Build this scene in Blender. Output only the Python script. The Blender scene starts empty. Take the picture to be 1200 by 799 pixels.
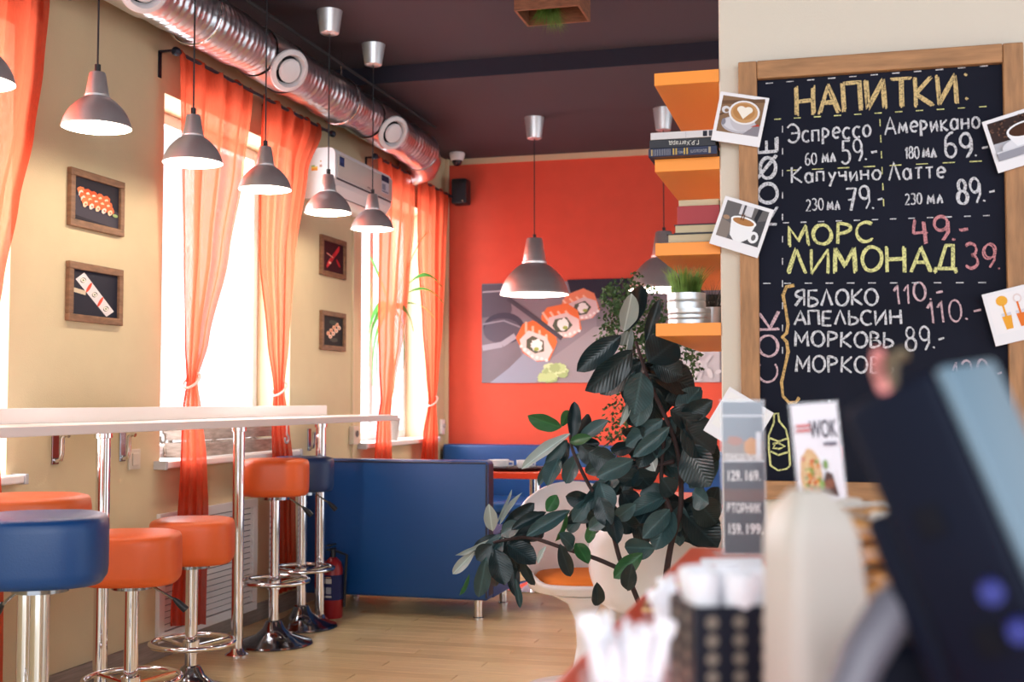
import bpy, bmesh, math, random
from mathutils import Vector as V, Matrix as Mx
random.seed(7)
R = math.radians; PI = math.pi
SC = bpy.context.scene; COL = SC.collection

# ---------------------------------------------------------------- camera
F_PX = 1420.0; YAW = R(15.05); PIT = R(2.82); CAM = V((0, 0, 1.18))
cd = bpy.data.cameras.new('camera'); cam = bpy.data.objects.new('camera', cd); COL.objects.link(cam)
cam.location = CAM; cam.rotation_euler = (PI/2 + PIT, 0, YAW)
cd.sensor_width = 36; cd.lens = F_PX/1200*36; cd.clip_start = 0.02
cd.dof.use_dof = True; cd.dof.focus_distance = 4.1; cd.dof.aperture_fstop = 4.4
SC.camera = cam
# ---------------------------------------------------------------- world and lights
W = bpy.data.worlds.new('daylight'); SC.world = W; W.use_nodes = True
W.node_tree.nodes['Background'].inputs[0].default_value = (0.90, 0.95, 1.0, 1)
W.node_tree.nodes['Background'].inputs[1].default_value = 1.6
SC.view_settings.view_transform = 'Standard'; SC.view_settings.look = 'None'
SC.view_settings.gamma = 1; SC.view_settings.use_curve_mapping = False
SC.view_settings.exposure = 0.32
SC.cycles.max_bounces = 8; SC.cycles.transparent_max_bounces = 16
SC.cycles.use_denoising = True; SC.cycles.caustics_reflective = False; SC.cycles.caustics_refractive = False
SC.cycles.sample_clamp_indirect = 6
def area(name, loc, aim, sx, sy, power, col=(1, 1, 1)):
    l = bpy.data.lights.new(name, 'AREA'); l.shape = 'RECTANGLE'; l.size = sx; l.size_y = sy; l.energy = power; l.color = col
    o = bpy.data.objects.new(name, l); COL.objects.link(o); o.location = loc
    o.rotation_euler = (V(aim) - V(loc)).to_track_quat('-Z', 'Y').to_euler(); return o
# daylight through the three windows of the left wall (outside the glass) and from the shop front behind
WINS = [(2.35, 3.93), (5.0, 6.37), (7.44, 8.86)]; WZ0, WZ1 = 0.90, 2.62
for y0, y1 in WINS:
    area('window_daylight', (-3.55, (y0+y1)/2, 1.85), (0, (y0+y1)/2, 1.2), 1.5, 1.9, 80, (0.95, 0.97, 1.0))
area('shopfront_daylight', (1.2, -2.6, 2.3), (-0.8, 5, 1.3), 3.0, 2.2, 70, (0.95, 0.97, 1.0))

# ---------------------------------------------------------------- helpers
FW = V((-math.sin(YAW)*math.cos(PIT), math.cos(YAW)*math.cos(PIT), math.sin(PIT)))
RT = V((math.cos(YAW), math.sin(YAW), 0)); UP = RT.cross(FW)
def ray(px, py): return FW*F_PX + RT*(px-600) - UP*(py-399.5)
def at(px, py, d): return CAM + ray(px, py)*(d/F_PX)            # point at optical depth d
def on(ax, v, px, py):
    r = ray(px, py); return CAM + r*((v-CAM[ax])/r[ax])          # point on an axis plane

MATS = {}
def mat(name, col, rough=0.6, metal=0.0, bump=0, bscale=60, var=0.0, vscale=8, spec=0.5, emit=0, stretch=(1, 1, 1), coat=0, trans=0):
    if name in MATS: return MATS[name]
    m = bpy.data.materials.new(name); m.use_nodes = True; nt = m.node_tree; b = nt.nodes['Principled BSDF']
    c = tuple(col) + (1,)
    b.inputs['Base Color'].default_value = c; b.inputs['Roughness'].default_value = rough; b.inputs['Metallic'].default_value = metal
    b.inputs['Specular IOR Level'].default_value = spec
    if coat: b.inputs['Coat Weight'].default_value = coat; b.inputs['Coat Roughness'].default_value = 0.15
    if emit: b.inputs['Emission Color'].default_value = c; b.inputs['Emission Strength'].default_value = emit
    if trans: b.inputs['Transmission Weight'].default_value = trans
    if var or bump:
        tc = nt.nodes.new('ShaderNodeTexCoord'); mp = nt.nodes.new('ShaderNodeMapping'); mp.inputs['Scale'].default_value = stretch
        nt.links.new(tc.outputs['Object'], mp.inputs[0])
    if var:
        n = nt.nodes.new('ShaderNodeTexNoise'); n.inputs['Scale'].default_value = vscale; n.inputs['Detail'].default_value = 5
        nt.links.new(mp.outputs[0], n.inputs['Vector'])
        r = nt.nodes.new('ShaderNodeValToRGB'); r.color_ramp.elements[0].position = 0.3; r.color_ramp.elements[1].position = 0.7
        r.color_ramp.elements[0].color = tuple(x*(1-var) for x in col)+(1,); r.color_ramp.elements[1].color = tuple(min(1, x*(1+var)) for x in col)+(1,)
        nt.links.new(n.outputs[0], r.inputs[0]); nt.links.new(r.outputs[0], b.inputs['Base Color'])
    if bump:
        n2 = nt.nodes.new('ShaderNodeTexNoise'); n2.inputs['Scale'].default_value = bscale; n2.inputs['Detail'].default_value = 4
        nt.links.new(mp.outputs[0], n2.inputs['Vector'])
        bp = nt.nodes.new('ShaderNodeBump'); bp.inputs['Strength'].default_value = bump; bp.inputs['Distance'].default_value = 0.004
        nt.links.new(n2.outputs[0], bp.inputs['Height']); nt.links.new(bp.outputs[0], b.inputs['Normal'])
    MATS[name] = m; return m
def flat(h):                                                      # matt print colour from an sRGB hex
    def l(v): v /= 255; return v/12.92 if v <= .04045 else ((v+.055)/1.055)**2.4
    return mat('print_'+h, tuple(l(int(h[i:i+2], 16)) for i in (0, 2, 4)), 0.6, spec=0.15)
def srgb(h):
    def l(v): v /= 255; return v/12.92 if v <= .04045 else ((v+.055)/1.055)**2.4
    return tuple(l(int(h[i:i+2], 16)) for i in (0, 2, 4))

cream = mat('cream_paint', srgb('D2C09C'), 0.85, bump=0.25, bscale=180, var=0.02)
cream2 = mat('pale_cream_paint', srgb('DCD2C3'), 0.85, bump=0.2, bscale=180)
redp = mat('red_paint', srgb('DE5540'), 0.8, bump=0.3, bscale=160, var=0.03)
ceil_m = mat('dark_ceiling_paint', srgb('463C46'), 0.9, bump=0.3, bscale=120)
ceil_b = mat('shaded_step_tone', srgb('2A2838'), 0.9)  # darker ceiling tone: the shade on the step face is put into the colour
whitep = mat('white_plastic', srgb('EDEDEF'), 0.35)
white_ed = mat('white_board', srgb('EEE8E6'), 0.35)
chrome = mat('chrome', (0.82, 0.82, 0.84), 0.08, 1)
darkchr = mat('dark_chrome', (0.30, 0.31, 0.34), 0.12, 1)
alu = mat('brushed_aluminium', (0.86, 0.87, 0.90), 0.30, 0.82, bump=0.15, bscale=6, stretch=(60, 60, 1))
_b = alu.node_tree.nodes['Principled BSDF']; _b.inputs['Anisotropic'].default_value = 0.85
_t = alu.node_tree.nodes.new('ShaderNodeTangent'); _t.direction_type = 'RADIAL'; _t.axis = 'Z'; alu.node_tree.links.new(_t.outputs[0], _b.inputs['Tangent'])
shade_in = mat('white_enamel', (0.95, 0.93, 0.9), 0.5)
blackp = mat('black_plastic', (0.012, 0.013, 0.018), 0.45)
orange_l = mat('orange_leather', srgb('E06028'), 0.42, bump=0.12, bscale=220)
blue_l = mat('blue_leather', srgb('0A4686'), 0.38, bump=0.12, bscale=220)
navy_l = mat('navy_piping', srgb('26263C'), 0.45)
red_top = mat('red_laminate', srgb('E5451F'), 0.28)
shelf_m = mat('orange_laminate', srgb('F9A048'), 0.45)
wood_f = mat('frame_wood', srgb('AA7B52'), 0.6, var=0.22, vscale=5, stretch=(14, 14, 2), bump=0.2, bscale=40)
wood_fh = mat('frame_wood_rail', srgb('AA7B52'), 0.6, var=0.22, vscale=5, stretch=(2, 14, 14), bump=0.2, bscale=40)
wood_d = mat('dark_wood', srgb('7A5840'), 0.6, var=0.3, vscale=6, stretch=(3, 3, 12), bump=0.3, bscale=50)
wood_g = mat('weathered_wood', srgb('9C8F86'), 0.8, var=0.3, vscale=5, stretch=(3, 3, 16), bump=0.4, bscale=40)
board_m = mat('chalkboard_black', srgb('151827'), 0.8, spec=0.2, var=0.25, vscale=3)
steel = mat('galvanised_steel', (0.62, 0.65, 0.68), 0.35, 0.85, var=0.1, vscale=20)
soil = mat('soil', (0.03, 0.02, 0.015), 0.95, bump=0.6)
bark = mat('bark', srgb('3A2A2C'), 0.8, bump=0.4, var=0.3)
foil = mat('foil', (0.60, 0.61, 0.64), 0.28, 1, bump=1.0, bscale=22)
cushion = mat('orange_fabric', srgb('F58A32'), 0.8, bump=0.3, bscale=200)
paper = mat('paper', srgb('EFEDF2'), 0.6)
pages = mat('book_pages', srgb('D9C8A6'), 0.8, bump=0.6, bscale=10, stretch=(1, 1, 90))
glossw = mat('gloss_white_shell', srgb('F2F2F6'), 0.22)

def glass_mat(name, tint=(1, 1, 1), a=0.85, rough=0.02):
    m = bpy.data.materials.new(name); m.use_nodes = True; nt = m.node_tree; nt.nodes.clear()
    o = nt.nodes.new('ShaderNodeOutputMaterial'); mx = nt.nodes.new('ShaderNodeMixShader'); t = nt.nodes.new('ShaderNodeBsdfTransparent')
    g = nt.nodes.new('ShaderNodeBsdfPrincipled'); g.inputs['Base Color'].default_value = (0.9, 0.92, 0.95, 1); g.inputs['Roughness'].default_value = rough
    t.inputs[0].default_value = tuple(tint)+(1,); mx.inputs[0].default_value = 1-a
    nt.links.new(t.outputs[0], mx.inputs[1]); nt.links.new(g.outputs[0], mx.inputs[2]); nt.links.new(mx.outputs[0], o.inputs[0]); return m
pane_m = glass_mat('window_glass', a=0.96)
acryl = glass_mat('clear_acrylic', (0.97, 0.98, 0.99), 0.88, 0.08)
foilclear = glass_mat('crinkled_cellophane', (0.97, 0.97, 0.98), 0.8, 0.15)

def curtain_mat():
    m = bpy.data.materials.new('orange_voile'); m.use_nodes = True; nt = m.node_tree; nt.nodes.clear()
    o = nt.nodes.new('ShaderNodeOutputMaterial'); tc = nt.nodes.new('ShaderNodeTexCoord'); mp = nt.nodes.new('ShaderNodeMapping')
    mp.inputs['Scale'].default_value = (200, 220, 30); nt.links.new(tc.outputs['Object'], mp.inputs[0])
    n = nt.nodes.new('ShaderNodeTexNoise'); n.inputs['Scale'].default_value = 1; n.inputs['Detail'].default_value = 3; nt.links.new(mp.outputs[0], n.inputs['Vector'])
    r = nt.nodes.new('ShaderNodeMapRange'); r.inputs[1].default_value = .3; r.inputs[2].default_value = .7; r.inputs[3].default_value = 0.07; r.inputs[4].default_value = 0.22
    nt.links.new(n.outputs[0], r.inputs[0])
    d = nt.nodes.new('ShaderNodeBsdfDiffuse'); d.inputs[0].default_value = srgb('B4341F')+(1,)
    t = nt.nodes.new('ShaderNodeBsdfTranslucent'); t.inputs[0].default_value = srgb('EC6244')+(1,)
    a = nt.nodes.new('ShaderNodeMixShader'); a.inputs[0].default_value = 0.62; nt.links.new(d.outputs[0], a.inputs[1]); nt.links.new(t.outputs[0], a.inputs[2])
    p = nt.nodes.new('ShaderNodeBsdfTransparent'); p.inputs[0].default_value = (1, 0.80, 0.80, 1)
    x = nt.nodes.new('ShaderNodeMixShader'); nt.links.new(r.outputs[0], x.inputs[0]); nt.links.new(a.outputs[0], x.inputs[1]); nt.links.new(p.outputs[0], x.inputs[2])
    nt.links.new(x.outputs[0], o.inputs[0]); return m
voile = curtain_mat()

def chalk_mat(name, h):
    m = bpy.data.materials.new(name); m.use_nodes = True; nt = m.node_tree; b = nt.nodes['Principled BSDF']; b.inputs['Roughness'].default_value = 0.95
    tc = nt.nodes.new('ShaderNodeTexCoord'); n = nt.nodes.new('ShaderNodeTexNoise'); n.inputs['Scale'].default_value = 260; n.inputs['Detail'].default_value = 3
    nt.links.new(tc.outputs['Object'], n.inputs['Vector']); r = nt.nodes.new('ShaderNodeValToRGB')
    r.color_ramp.elements[0].position = 0.38; r.color_ramp.elements[1].position = 0.52
    c = srgb(h); d = srgb('151827'); r.color_ramp.elements[0].color = tuple(d[i]*.55+c[i]*.45 for i in range(3))+(1,); r.color_ramp.elements[1].color = c+(1,)
    nt.links.new(n.outputs[0], r.inputs[0]); nt.links.new(r.outputs[0], b.inputs['Base Color']); return m
CH = {k: chalk_mat('chalk_'+k, h) for k, h in dict(white='D8D8DE', gold='D9BE86', yellow='E2E098', pink='D08C92', pale='D9B8C0', ochre='D8B070').items()}

def leaf_mat(name, h, back=None, rough=0.35, tl=0.0):
    m = bpy.data.materials.new(name); m.use_nodes = True; nt = m.node_tree; b = nt.nodes['Principled BSDF']
    c = srgb(h); b.inputs['Roughness'].default_value = rough
    tc = nt.nodes.new('ShaderNodeTexCoord'); sp = nt.nodes.new('ShaderNodeSeparateXYZ'); nt.links.new(tc.outputs['Object'], sp.inputs[0])
    ab = nt.nodes.new('ShaderNodeMath'); ab.operation = 'ABSOLUTE'; nt.links.new(sp.outputs[0], ab.inputs[0])
    wv = nt.nodes.new('ShaderNodeMath'); wv.operation = 'MULTIPLY_ADD'; nt.links.new(ab.outputs[0], wv.inputs[0]); wv.inputs[1].default_value = -0.7; nt.links.new(sp.outputs[1], wv.inputs[2])
    sn = nt.nodes.new('ShaderNodeMath'); sn.operation = 'MULTIPLY'; nt.links.new(wv.outputs[0], sn.inputs[0]); sn.inputs[1].default_value = 75
    s2 = nt.nodes.new('ShaderNodeMath'); s2.operation = 'SINE'; nt.links.new(sn.outputs[0], s2.inputs[0])
    bp = nt.nodes.new('ShaderNodeBump'); bp.inputs['Strength'].default_value = 0.12; bp.inputs['Distance'].default_value = 0.01; nt.links.new(s2.outputs[0], bp.inputs['Height']); nt.links.new(bp.outputs[0], b.inputs['Normal'])
    r = nt.nodes.new('ShaderNodeValToRGB'); r.color_ramp.elements[0].position = 0.02; r.color_ramp.elements[1].position = 0.05
    r.color_ramp.elements[0].color = tuple(min(1, x*1.5+.006) for x in c)+(1,); r.color_ramp.elements[1].color = c+(1,)
    nt.links.new(ab.outputs[0], r.inputs[0]); nt.links.new(r.outputs[0], b.inputs['Base Color'])
    if tl:
        out = nt.nodes['Material Output']; t = nt.nodes.new('ShaderNodeBsdfTranslucent'); t.inputs[0].default_value = tuple(min(1, x*2.5) for x in c)+(1,)
        mx = nt.nodes.new('ShaderNodeMixShader'); mx.inputs[0].default_value = tl
        nt.links.new(b.outputs[0], mx.inputs[1]); nt.links.new(t.outputs[0], mx.inputs[2]); nt.links.new(mx.outputs[0], out.inputs[0])
    return m
LF = dict(d=leaf_mat('ficus_leaf_dark', '182C31', rough=.32), m=leaf_mat('ficus_leaf_teal_sheen', '345054', rough=.38), g=leaf_mat('ficus_leaf_green', '2B5C36', rough=.35, tl=.2), p=leaf_mat('ficus_leaf_underside', 'A4B0AE', rough=.6))  # m is a paler teal copy with the leaves' grey sheen painted in

def obj(name, bm, m, parent=None, smooth=False, loc=None):
    me = bpy.data.meshes.new(name); bmesh.ops.recalc_face_normals(bm, faces=bm.faces); bm.to_mesh(me); bm.free()
    for x in (m if isinstance(m, (list, tuple)) else [m]): me.materials.append(x)
    if smooth:
        for p in me.polygons: p.use_smooth = True
        if smooth != 'all': me.set_sharp_from_angle(angle=R(40))
    return link(name, me, parent, loc)
def link(name, me, parent=None, loc=None):
    o = bpy.data.objects.new(name, me); COL.objects.link(o)
    if loc is not None: o.location = loc
    if parent: o.parent = parent
    return o
def tag(o, label=None, cat=None, group=None, kind=None):
    for k, v in (('label', label), ('category', cat), ('group', group), ('kind', kind)):
        if v: o[k] = v
    return o
def thing(name, label, cat, loc=(0, 0, 0), rz=0, group=None):
    o = bpy.data.objects.new(name, None); COL.objects.link(o); o.empty_display_size = .05
    o.location = loc; o.rotation_euler = (0, 0, rz); return tag(o, label, cat, group)
def B(): return bmesh.new()
def box(bm, x0, x1, y0, y1, z0, z1, bev=0, M=None, seg=2):
    r = bmesh.ops.create_cube(bm, size=1); vs = r['verts']
    bmesh.ops.scale(bm, vec=(x1-x0, y1-y0, z1-z0), verts=vs); bmesh.ops.translate(bm, vec=((x0+x1)/2, (y0+y1)/2, (z0+z1)/2), verts=vs)
    if bev:
        es = list({e for v in vs for e in v.link_edges}); q = bmesh.ops.bevel(bm, geom=es, offset=bev, segments=seg, affect='EDGES', profile=.5)
        vs = [v for v in bm.verts if v.is_valid and v in set(q['verts']) | set(v for v in vs if v.is_valid)]
    if M is not None: bmesh.ops.transform(bm, matrix=M, verts=vs)
    return bm
def lathe(bm, prof, n=40, c=(0, 0, 0), M=None, close=False, sq=0, sx=1, sy=1):
    """prof [(r,z)], sq = superellipse-ness"""
    rings = []
    for r, z in prof:
        ring = []
        for i in range(n):
            a = 2*PI*i/n; ca, sa = math.cos(a), math.sin(a)
            k = 1
            if sq: k = (abs(ca)**(2+sq)+abs(sa)**(2+sq))**(-1/(2+sq))
            p = V((r*k*ca*sx, r*k*sa*sy, z))
            if M is not None: p = M @ p
            ring.append(bm.verts.new(p+V(c)))
        rings.append(ring)
    for a, b in zip(rings, rings[1:]):
        for i in range(n): bm.faces.new((a[i], a[(i+1) % n], b[(i+1) % n], b[i]))
    if close: bm.faces.new(rings[0][::-1]); bm.faces.new(rings[-1])
    return bm
def tube(bm, pts, r, n=10, close=False, cap=True):
    pts = [V(p) for p in pts]; rr = r if isinstance(r, (list, tuple)) else [r]*len(pts); rings = []; m = len(pts); prev = None
    for i, p in enumerate(pts):
        if close: t = pts[(i+1) % m]-pts[i-1]
        else: t = pts[min(i+1, m-1)]-pts[max(i-1, 0)]
        t.normalize()
        if prev is None: u = t.orthogonal().normalized()
        else: u = (prev-t*prev.dot(t)).normalized()
        prev = u; w = t.cross(u)
        rings.append([bm.verts.new(p+(u*math.cos(2*PI*k/n)+w*math.sin(2*PI*k/n))*rr[i]) for k in range(n)])
    for i in range(m if close else m-1):
        a, b = rings[i], rings[(i+1) % m]
        off = 0
        if close and i == m-1: off = min(range(n), key=lambda o: (a[0].co-b[o].co).length)
        for k in range(n): bm.faces.new((a[k], a[(k+1) % n], b[(k+1+off) % n], b[(k+off) % n]))
    if cap and not close: bm.faces.new(rings[0][::-1]); bm.faces.new(rings[-1])
    return bm
def cyl(bm, p0, p1, r, n=16): return tube(bm, [p0, p1], r, n)
def circle(c, r, n=40, z=0): return [(c[0]+r*math.cos(2*PI*i/n), c[1]+r*math.sin(2*PI*i/n), c[2] if len(c) > 2 else z) for i in range(n)]

class Pic:
    """flat coloured print laid out in a local plane: origin o, unit axes u (right) v (up); normal n"""
    def __init__(s, o, u, v): s.o = V(o); s.u = V(u).normalized(); s.v = V(v).normalized(); s.n = s.u.cross(s.v); s.bm = B(); s.m = []; s.k = 0
    def mi(s, h):
        m = h if not isinstance(h, str) else flat(h)
        if m not in s.m: s.m.append(m)
        return s.m.index(m)
    def poly(s, pts, h):
        s.k += 1; f = s.bm.faces.new([s.bm.verts.new(s.o+s.u*x+s.v*y+s.n*(s.k*0.00012)) for x, y in pts]); f.material_index = s.mi(h); return s
    def rect(s, x0, y0, x1, y1, h): return s.poly([(x0, y0), (x1, y0), (x1, y1), (x0, y1)], h)
    def ell(s, cx, cy, rx, ry, h, rot=0, n=24, jit=0):
        c, q = math.cos(rot), math.sin(rot); P = []
        for i in range(n):
            a = 2*PI*i/n; k = 1+random.uniform(-jit, jit); x, y = rx*k*math.cos(a), ry*k*math.sin(a); P.append((cx+x*c-y*q, cy+x*q+y*c))
        return s.poly(P, h)
    def line(s, pts, w, h):
        for (a, b), (c, d) in zip(pts, pts[1:]):
            l = math.hypot(c-a, d-b) or 1e-6; nx, ny = -(d-b)/l*w/2, (c-a)/l*w/2
            s.poly([(a-nx, b-ny), (c-nx, d-ny), (c+nx, d+ny), (a+nx, b+ny)], h)
        return s
    def done(s, name, parent=None): 
        me = bpy.data.meshes.new(name); s.bm.to_mesh(me); s.bm.free()
        for x in s.m: me.materials.append(x)
        return link(name, me, parent)

def text_mesh(name, body, o, u, v, size, m, parent=None, bold=0.0, width=None, ext=0.0002):
    c = bpy.data.curves.new(name, 'FONT'); c.body = body; c.size = size; c.extrude = ext; c.offset = bold
    t = bpy.data.objects.new(name, c); COL.objects.link(t); dg = bpy.context.evaluated_depsgraph_get()
    me = bpy.data.meshes.new_from_object(t.evaluated_get(dg)); bpy.data.objects.remove(t); bpy.data.curves.remove(c)
    xs = [w.co.x for w in me.vertices]; ys = [w.co.y for w in me.vertices]; s = 1
    if width and xs: s = width/(max(xs)-min(xs))
    x0 = min(xs); u = V(u).normalized(); v = V(v).normalized(); n = u.cross(v)
    for w in me.vertices:
        x, y, z = (w.co.x-x0)*s, w.co.y, w.co.z; w.co = V(o)+u*x+v*y+n*z
    me.materials.clear(); me.materials.append(m)
    return link(name, me, parent)

# ---------------------------------------------------------------- the room
XW, YB, ZF, ZN = -3.03, 9.24, 3.12, 3.22
YSTEP = 6.87; YC = 3.40; XC = -0.312
def struct(o, label=None): o['kind'] = 'structure'; return o
# floor of narrow laminate boards
fl = B(); box(fl, XW-.3, 3.2, -1.0, YB+.3, -0.06, -0.012); floor = struct(obj('floor', fl, mat('subfloor', (0.05, 0.03, 0.02), .9)))
plank_ms = [mat('laminate_%d' % i, srgb(h), 0.33, var=0.16, vscale=3, stretch=(1.2, 26, 1), bump=0.05, bscale=30) for i, h in enumerate(('DCC494', 'E4CC9E', 'D4BA88', 'E0C898'))]
pm = []
for i, m in enumerate(plank_ms):
    b = B(); box(b, -0.62, 0.62, -.0475, .0475, -.012, 0, 0.0012, seg=1); o = obj('plank', b, m); pm.append(o.data); bpy.data.objects.remove(o)
y = 3.55; row = 0
big = B()
while y < YB:
    x = XW-1.3 + (row*0.43) % 1.24
    while x < 0.9:
        if 3.7 < y < 8.2 and -3.2 < x < 0.2:
            o = link('plank', pm[random.randrange(4)], floor, (x+.62, y, 0))
        else:
            box(big, x+.002, x+1.238, y-.0475, y+.0475, -.012, 0)
        x += 1.242
    y += .096; row += 1
box(big, XW, 3.2, -1, 3.5, -.012, 0)
tag(obj('plank_field', big, plank_ms[0], floor), kind='stuff')
# left wall with three window openings
b = B(); ys = [-1.0]+[v for w in WINS for v in w]+[YB+.3]
for i in range(0, len(ys), 2): box(b, XW-.32, XW, ys[i], ys[i+1], 0, ZN+.1)
for y0, y1 in WINS: box(b, XW-.32, XW, y0, y1, 0, WZ0-.03); box(b, XW-.32, XW, y0, y1, WZ1, ZN+.1)
wl = struct(obj('wall_left', b, cream))
b = B(); box(b, XW, 3.2, YB, YB+.2, 0, ZN+.1); struct(obj('wall_back', b, redp))
b = B(); box(b, XC, 3.2, YC, YC+1.25, 0, ZN+.1, .004, seg=1); wr = struct(obj('wall_right', b, cream2))
b = B(); box(b, XW-.3, 3.4, -1, YSTEP, ZN, ZN+.1); struct(obj('ceiling', b, ceil_m))
b = B(); box(b, XW-.3, 3.4, YSTEP, YB+.2, ZF, ZF+.2); struct(obj('ceiling', b, ceil_m))
b = B(); box(b, XW, 3.4, YSTEP-.012, YSTEP-.0005, ZF-.004, ZN); struct(obj('trim_1', b, ceil_b))  # thin sheet over the step face, coloured dark to stand for its shade
b = B(); box(b, XW, 3.2, YB-.02, YB, ZF-.045, ZF); struct(obj('trim_2', b, mat('cream_trim', srgb('D8C4A4'), .7)))
b = B(); box(b, XW, XW+.03, YB-.05, YB-.021, 0, ZF-.001, .004); struct(obj('trim_3', b, MATS['cream_trim']))
b = B(); box(b, XW, XW+.018, 4.0, YB-.06, 0.0, 0.095, .004); struct(obj('baseboard_left', b, mat('grey_wood_skirting', srgb('8D8078'), .5, var=.2, stretch=(3, 1, 20))))
b = B(); box(b, XW+.04, 3.2, YB-.018, YB, 0.0, 0.08, .004); struct(obj('baseboard_back', b, MATS['grey_wood_skirting']))
# windows
for i, (y0, y1) in enumerate(WINS):
    w = bpy.data.objects.new('window_%d' % (i+1), None); COL.objects.link(w); w.location = (XW-.24, (y0+y1)/2, WZ0); w['kind'] = 'structure'
    L = (y1-y0)/2; H = WZ1-WZ0; b = B()
    for s in (-1, 1): box(b, -.035, .035, s*L-.06*(s > 0), s*L+.06*(s < 0), 0, H, .006)
    box(b, -.035, .035, -L+.06, L-.06, 0, .06, .006); box(b, -.035, .035, -L+.06, L-.06, H-.06, H, .006)
    box(b, -.03, .03, -.035, .035, .06, H-.06, .006); obj('window_frame', b, whitep, w)
    for s in (-1, 1):
        b = B(); box(b, -.004, .004, min(s*.036, s*(L-.06)), max(s*.036, s*(L-.06)), .06, H-.06); obj('pane', b, pane_m, w)
    b = B(); box(b, -.02, .24+.06, -L-.03, L+.03, -.032, 0.0, .006); obj('window_sill', b, white_ed, w)
    b = B(); box(b, -.0, .24+.064, -L-.05, -L-.0302, -.036, .004, .003); box(b, -.0, .24+.064, L+.0302, L+.05, -.036, .004, .003)
    obj('sill_end_cap', b, mat('grey_endcap', srgb('BFC0C6'), .4), w)

# ---------------------------------------------------------------- curtains
def interp(pts, z):
    pts = sorted(pts)
    if z <= pts[0][0]: return pts[0][1]
    for (a, p), (c, q) in zip(pts, pts[1:]):
        if z <= c: t = (z-a)/(c-a); t = t*t*(3-2*t)*.5+t*.5; return p+(q-p)*t
    return pts[-1][1]
XCUR = XW+.10
def curtain(label, Lp, Rp, ztop, zbot, tie, nf, phase, rod_y0=None, swish=0):
    Lz = [(on(0, XCUR, *p)[2], on(0, XCUR, *p)[1]) for p in Lp]; Rz = [(on(0, XCUR, *p)[2], on(0, XCUR, *p)[1]) for p in Rp]
    t = thing('curtain', label, 'curtain', (XCUR, (interp(Lz, 2)+interp(Rz, 2))/2, zbot)); bm = B(); NU, NV = 90, 90; g = []
    ox, oy, oz = t.location
    wmax = max(interp(Rz, z)-interp(Lz, z) for z in (ztop, 2.4, 2.0))
    for j in range(NV+1):
        z = zbot+(ztop-zbot)*j/NV; a, c = interp(Lz, z), interp(Rz, z); w = c-a; row = []
        for i in range(NU+1):
            u = i/NU; amp = .010+.020*min(1, w/wmax)
            head = max(0, (z-ztop+.08)/.08)
            f = math.sin(2*PI*nf*u+phase+.5*math.sin(z*1.3)) + .5*math.sin(2*PI*nf*2.3*u+phase*2+z*.7)
            f2 = math.sin(2*PI*nf*1.9*u+1+z*.3)*.012*w/wmax
            yy = a+w*u+f2; xx = XCUR+amp*f*.62*(1-.5*head)
            if z < zbot+.001: pass
            zz = z+(.006*math.sin(u*60) if j >= NV-1 else 0) + (swish*(u-.5)*(1-j/ (NV*.12)) if j < NV*.12 else 0)
            row.append(bm.verts.new((xx-ox, yy-oy, zz-oz)))
        g.append(row)
    for j in range(NV):
        for i in range(NU): bm.faces.new((g[j][i], g[j][i+1], g[j+1][i+1], g[j+1][i]))
    obj('cloth', bm, voile, t, smooth='all')
    # denser double hem edges
    bm = B()
    for e in (0, NU):
        pts = [(g0.x-.0, g0.y, g0.z) for g0 in []]
    bm.free()
    if tie:
        p = on(0, XCUR, *tie); a, c = interp(Lz, p[2]), interp(Rz, p[2]); r = (c-a)/2+.006
        b = B(); tube(b, [(math.cos(k)*(.034)+0, (a+c)/2-oy+math.sin(k)*r, p[2]-oz+.035*math.sin(k)) for k in [2*PI*i/24 for i in range(24)]], .006, 8, close=True)
        obj('tie_back', b, mat('white_cord', srgb('F4DCD4'), .7), t, smooth=True)
    return t
def rod(name_l, y0, y1, z, bracket_y):
    t = thing('curtain_rod', name_l, 'curtain rod', (XW, (y0+y1)/2, z)); oy = (y0+y1)/2; rm = mat('dark_steel', srgb('2B2F3E'), .4, .6)
    b = B(); cyl(b, (.10, y0-oy, 0), (.10, y1-oy, 0), .0085, 14); obj('rod', b, rm, t, smooth=True)
    for e in (y0, y1):
        b = B(); lathe(b, [(0.001, -.025), (.014, -.022), (.02, -.008), (.02, .012), (.012, .022), (.001, .024)], 20, (.10, e-oy, 0), Mx.Rotation(PI/2, 4, 'X')); obj('finial', b, rm, t, smooth=True)
    for e in bracket_y:
        b = B(); box(b, .0, .006, e-oy-.012, e-oy+.012, -.11, .012); box(b, 0, .10, e-oy-.010, e-oy+.010, .0085, .0155); obj('bracket', b, rm, t)
    return t
ZR = 2.79
rod('dark steel curtain rod over the left window at the frame edge', 2.1, 4.12, ZR, (2.3, 4.08))
rod('dark steel curtain rod with L bracket over the middle window', 4.93, 6.72, ZR, (4.95, 6.0, 6.66))
rod('dark steel curtain rod at the far window beside the red wall', 7.42, 9.17, ZR, (7.5, 8.35, 9.14))
curtain('orange voile curtain at the left window, cut by the frame edge', [(-230, -60), (-200, 200), (-160, 400), (-60, 470), (-90, 600), (-100, 799)],
        [(62, -60), (58, 0), (50, 80), (38, 160), (20, 240), (2, 330), (-15, 420), (-20, 470), (0, 560), (4, 640), (3, 799)], ZR+.012, .10, (-30, 455), 6, .3)
curtain('orange voile curtain tied back, left half of the middle window pair', [(208, 70), (209, 200), (212, 300), (215, 400), (219, 447), (213, 480), (210, 540), (204, 640), (197, 725)],
        [(297, 112), (286, 200), (268, 300), (244, 400), (230, 447), (235, 480), (241, 540), (243, 600), (240, 720)], ZR+.012, .14, (224, 446), 4, .9, swish=-.05)
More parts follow.
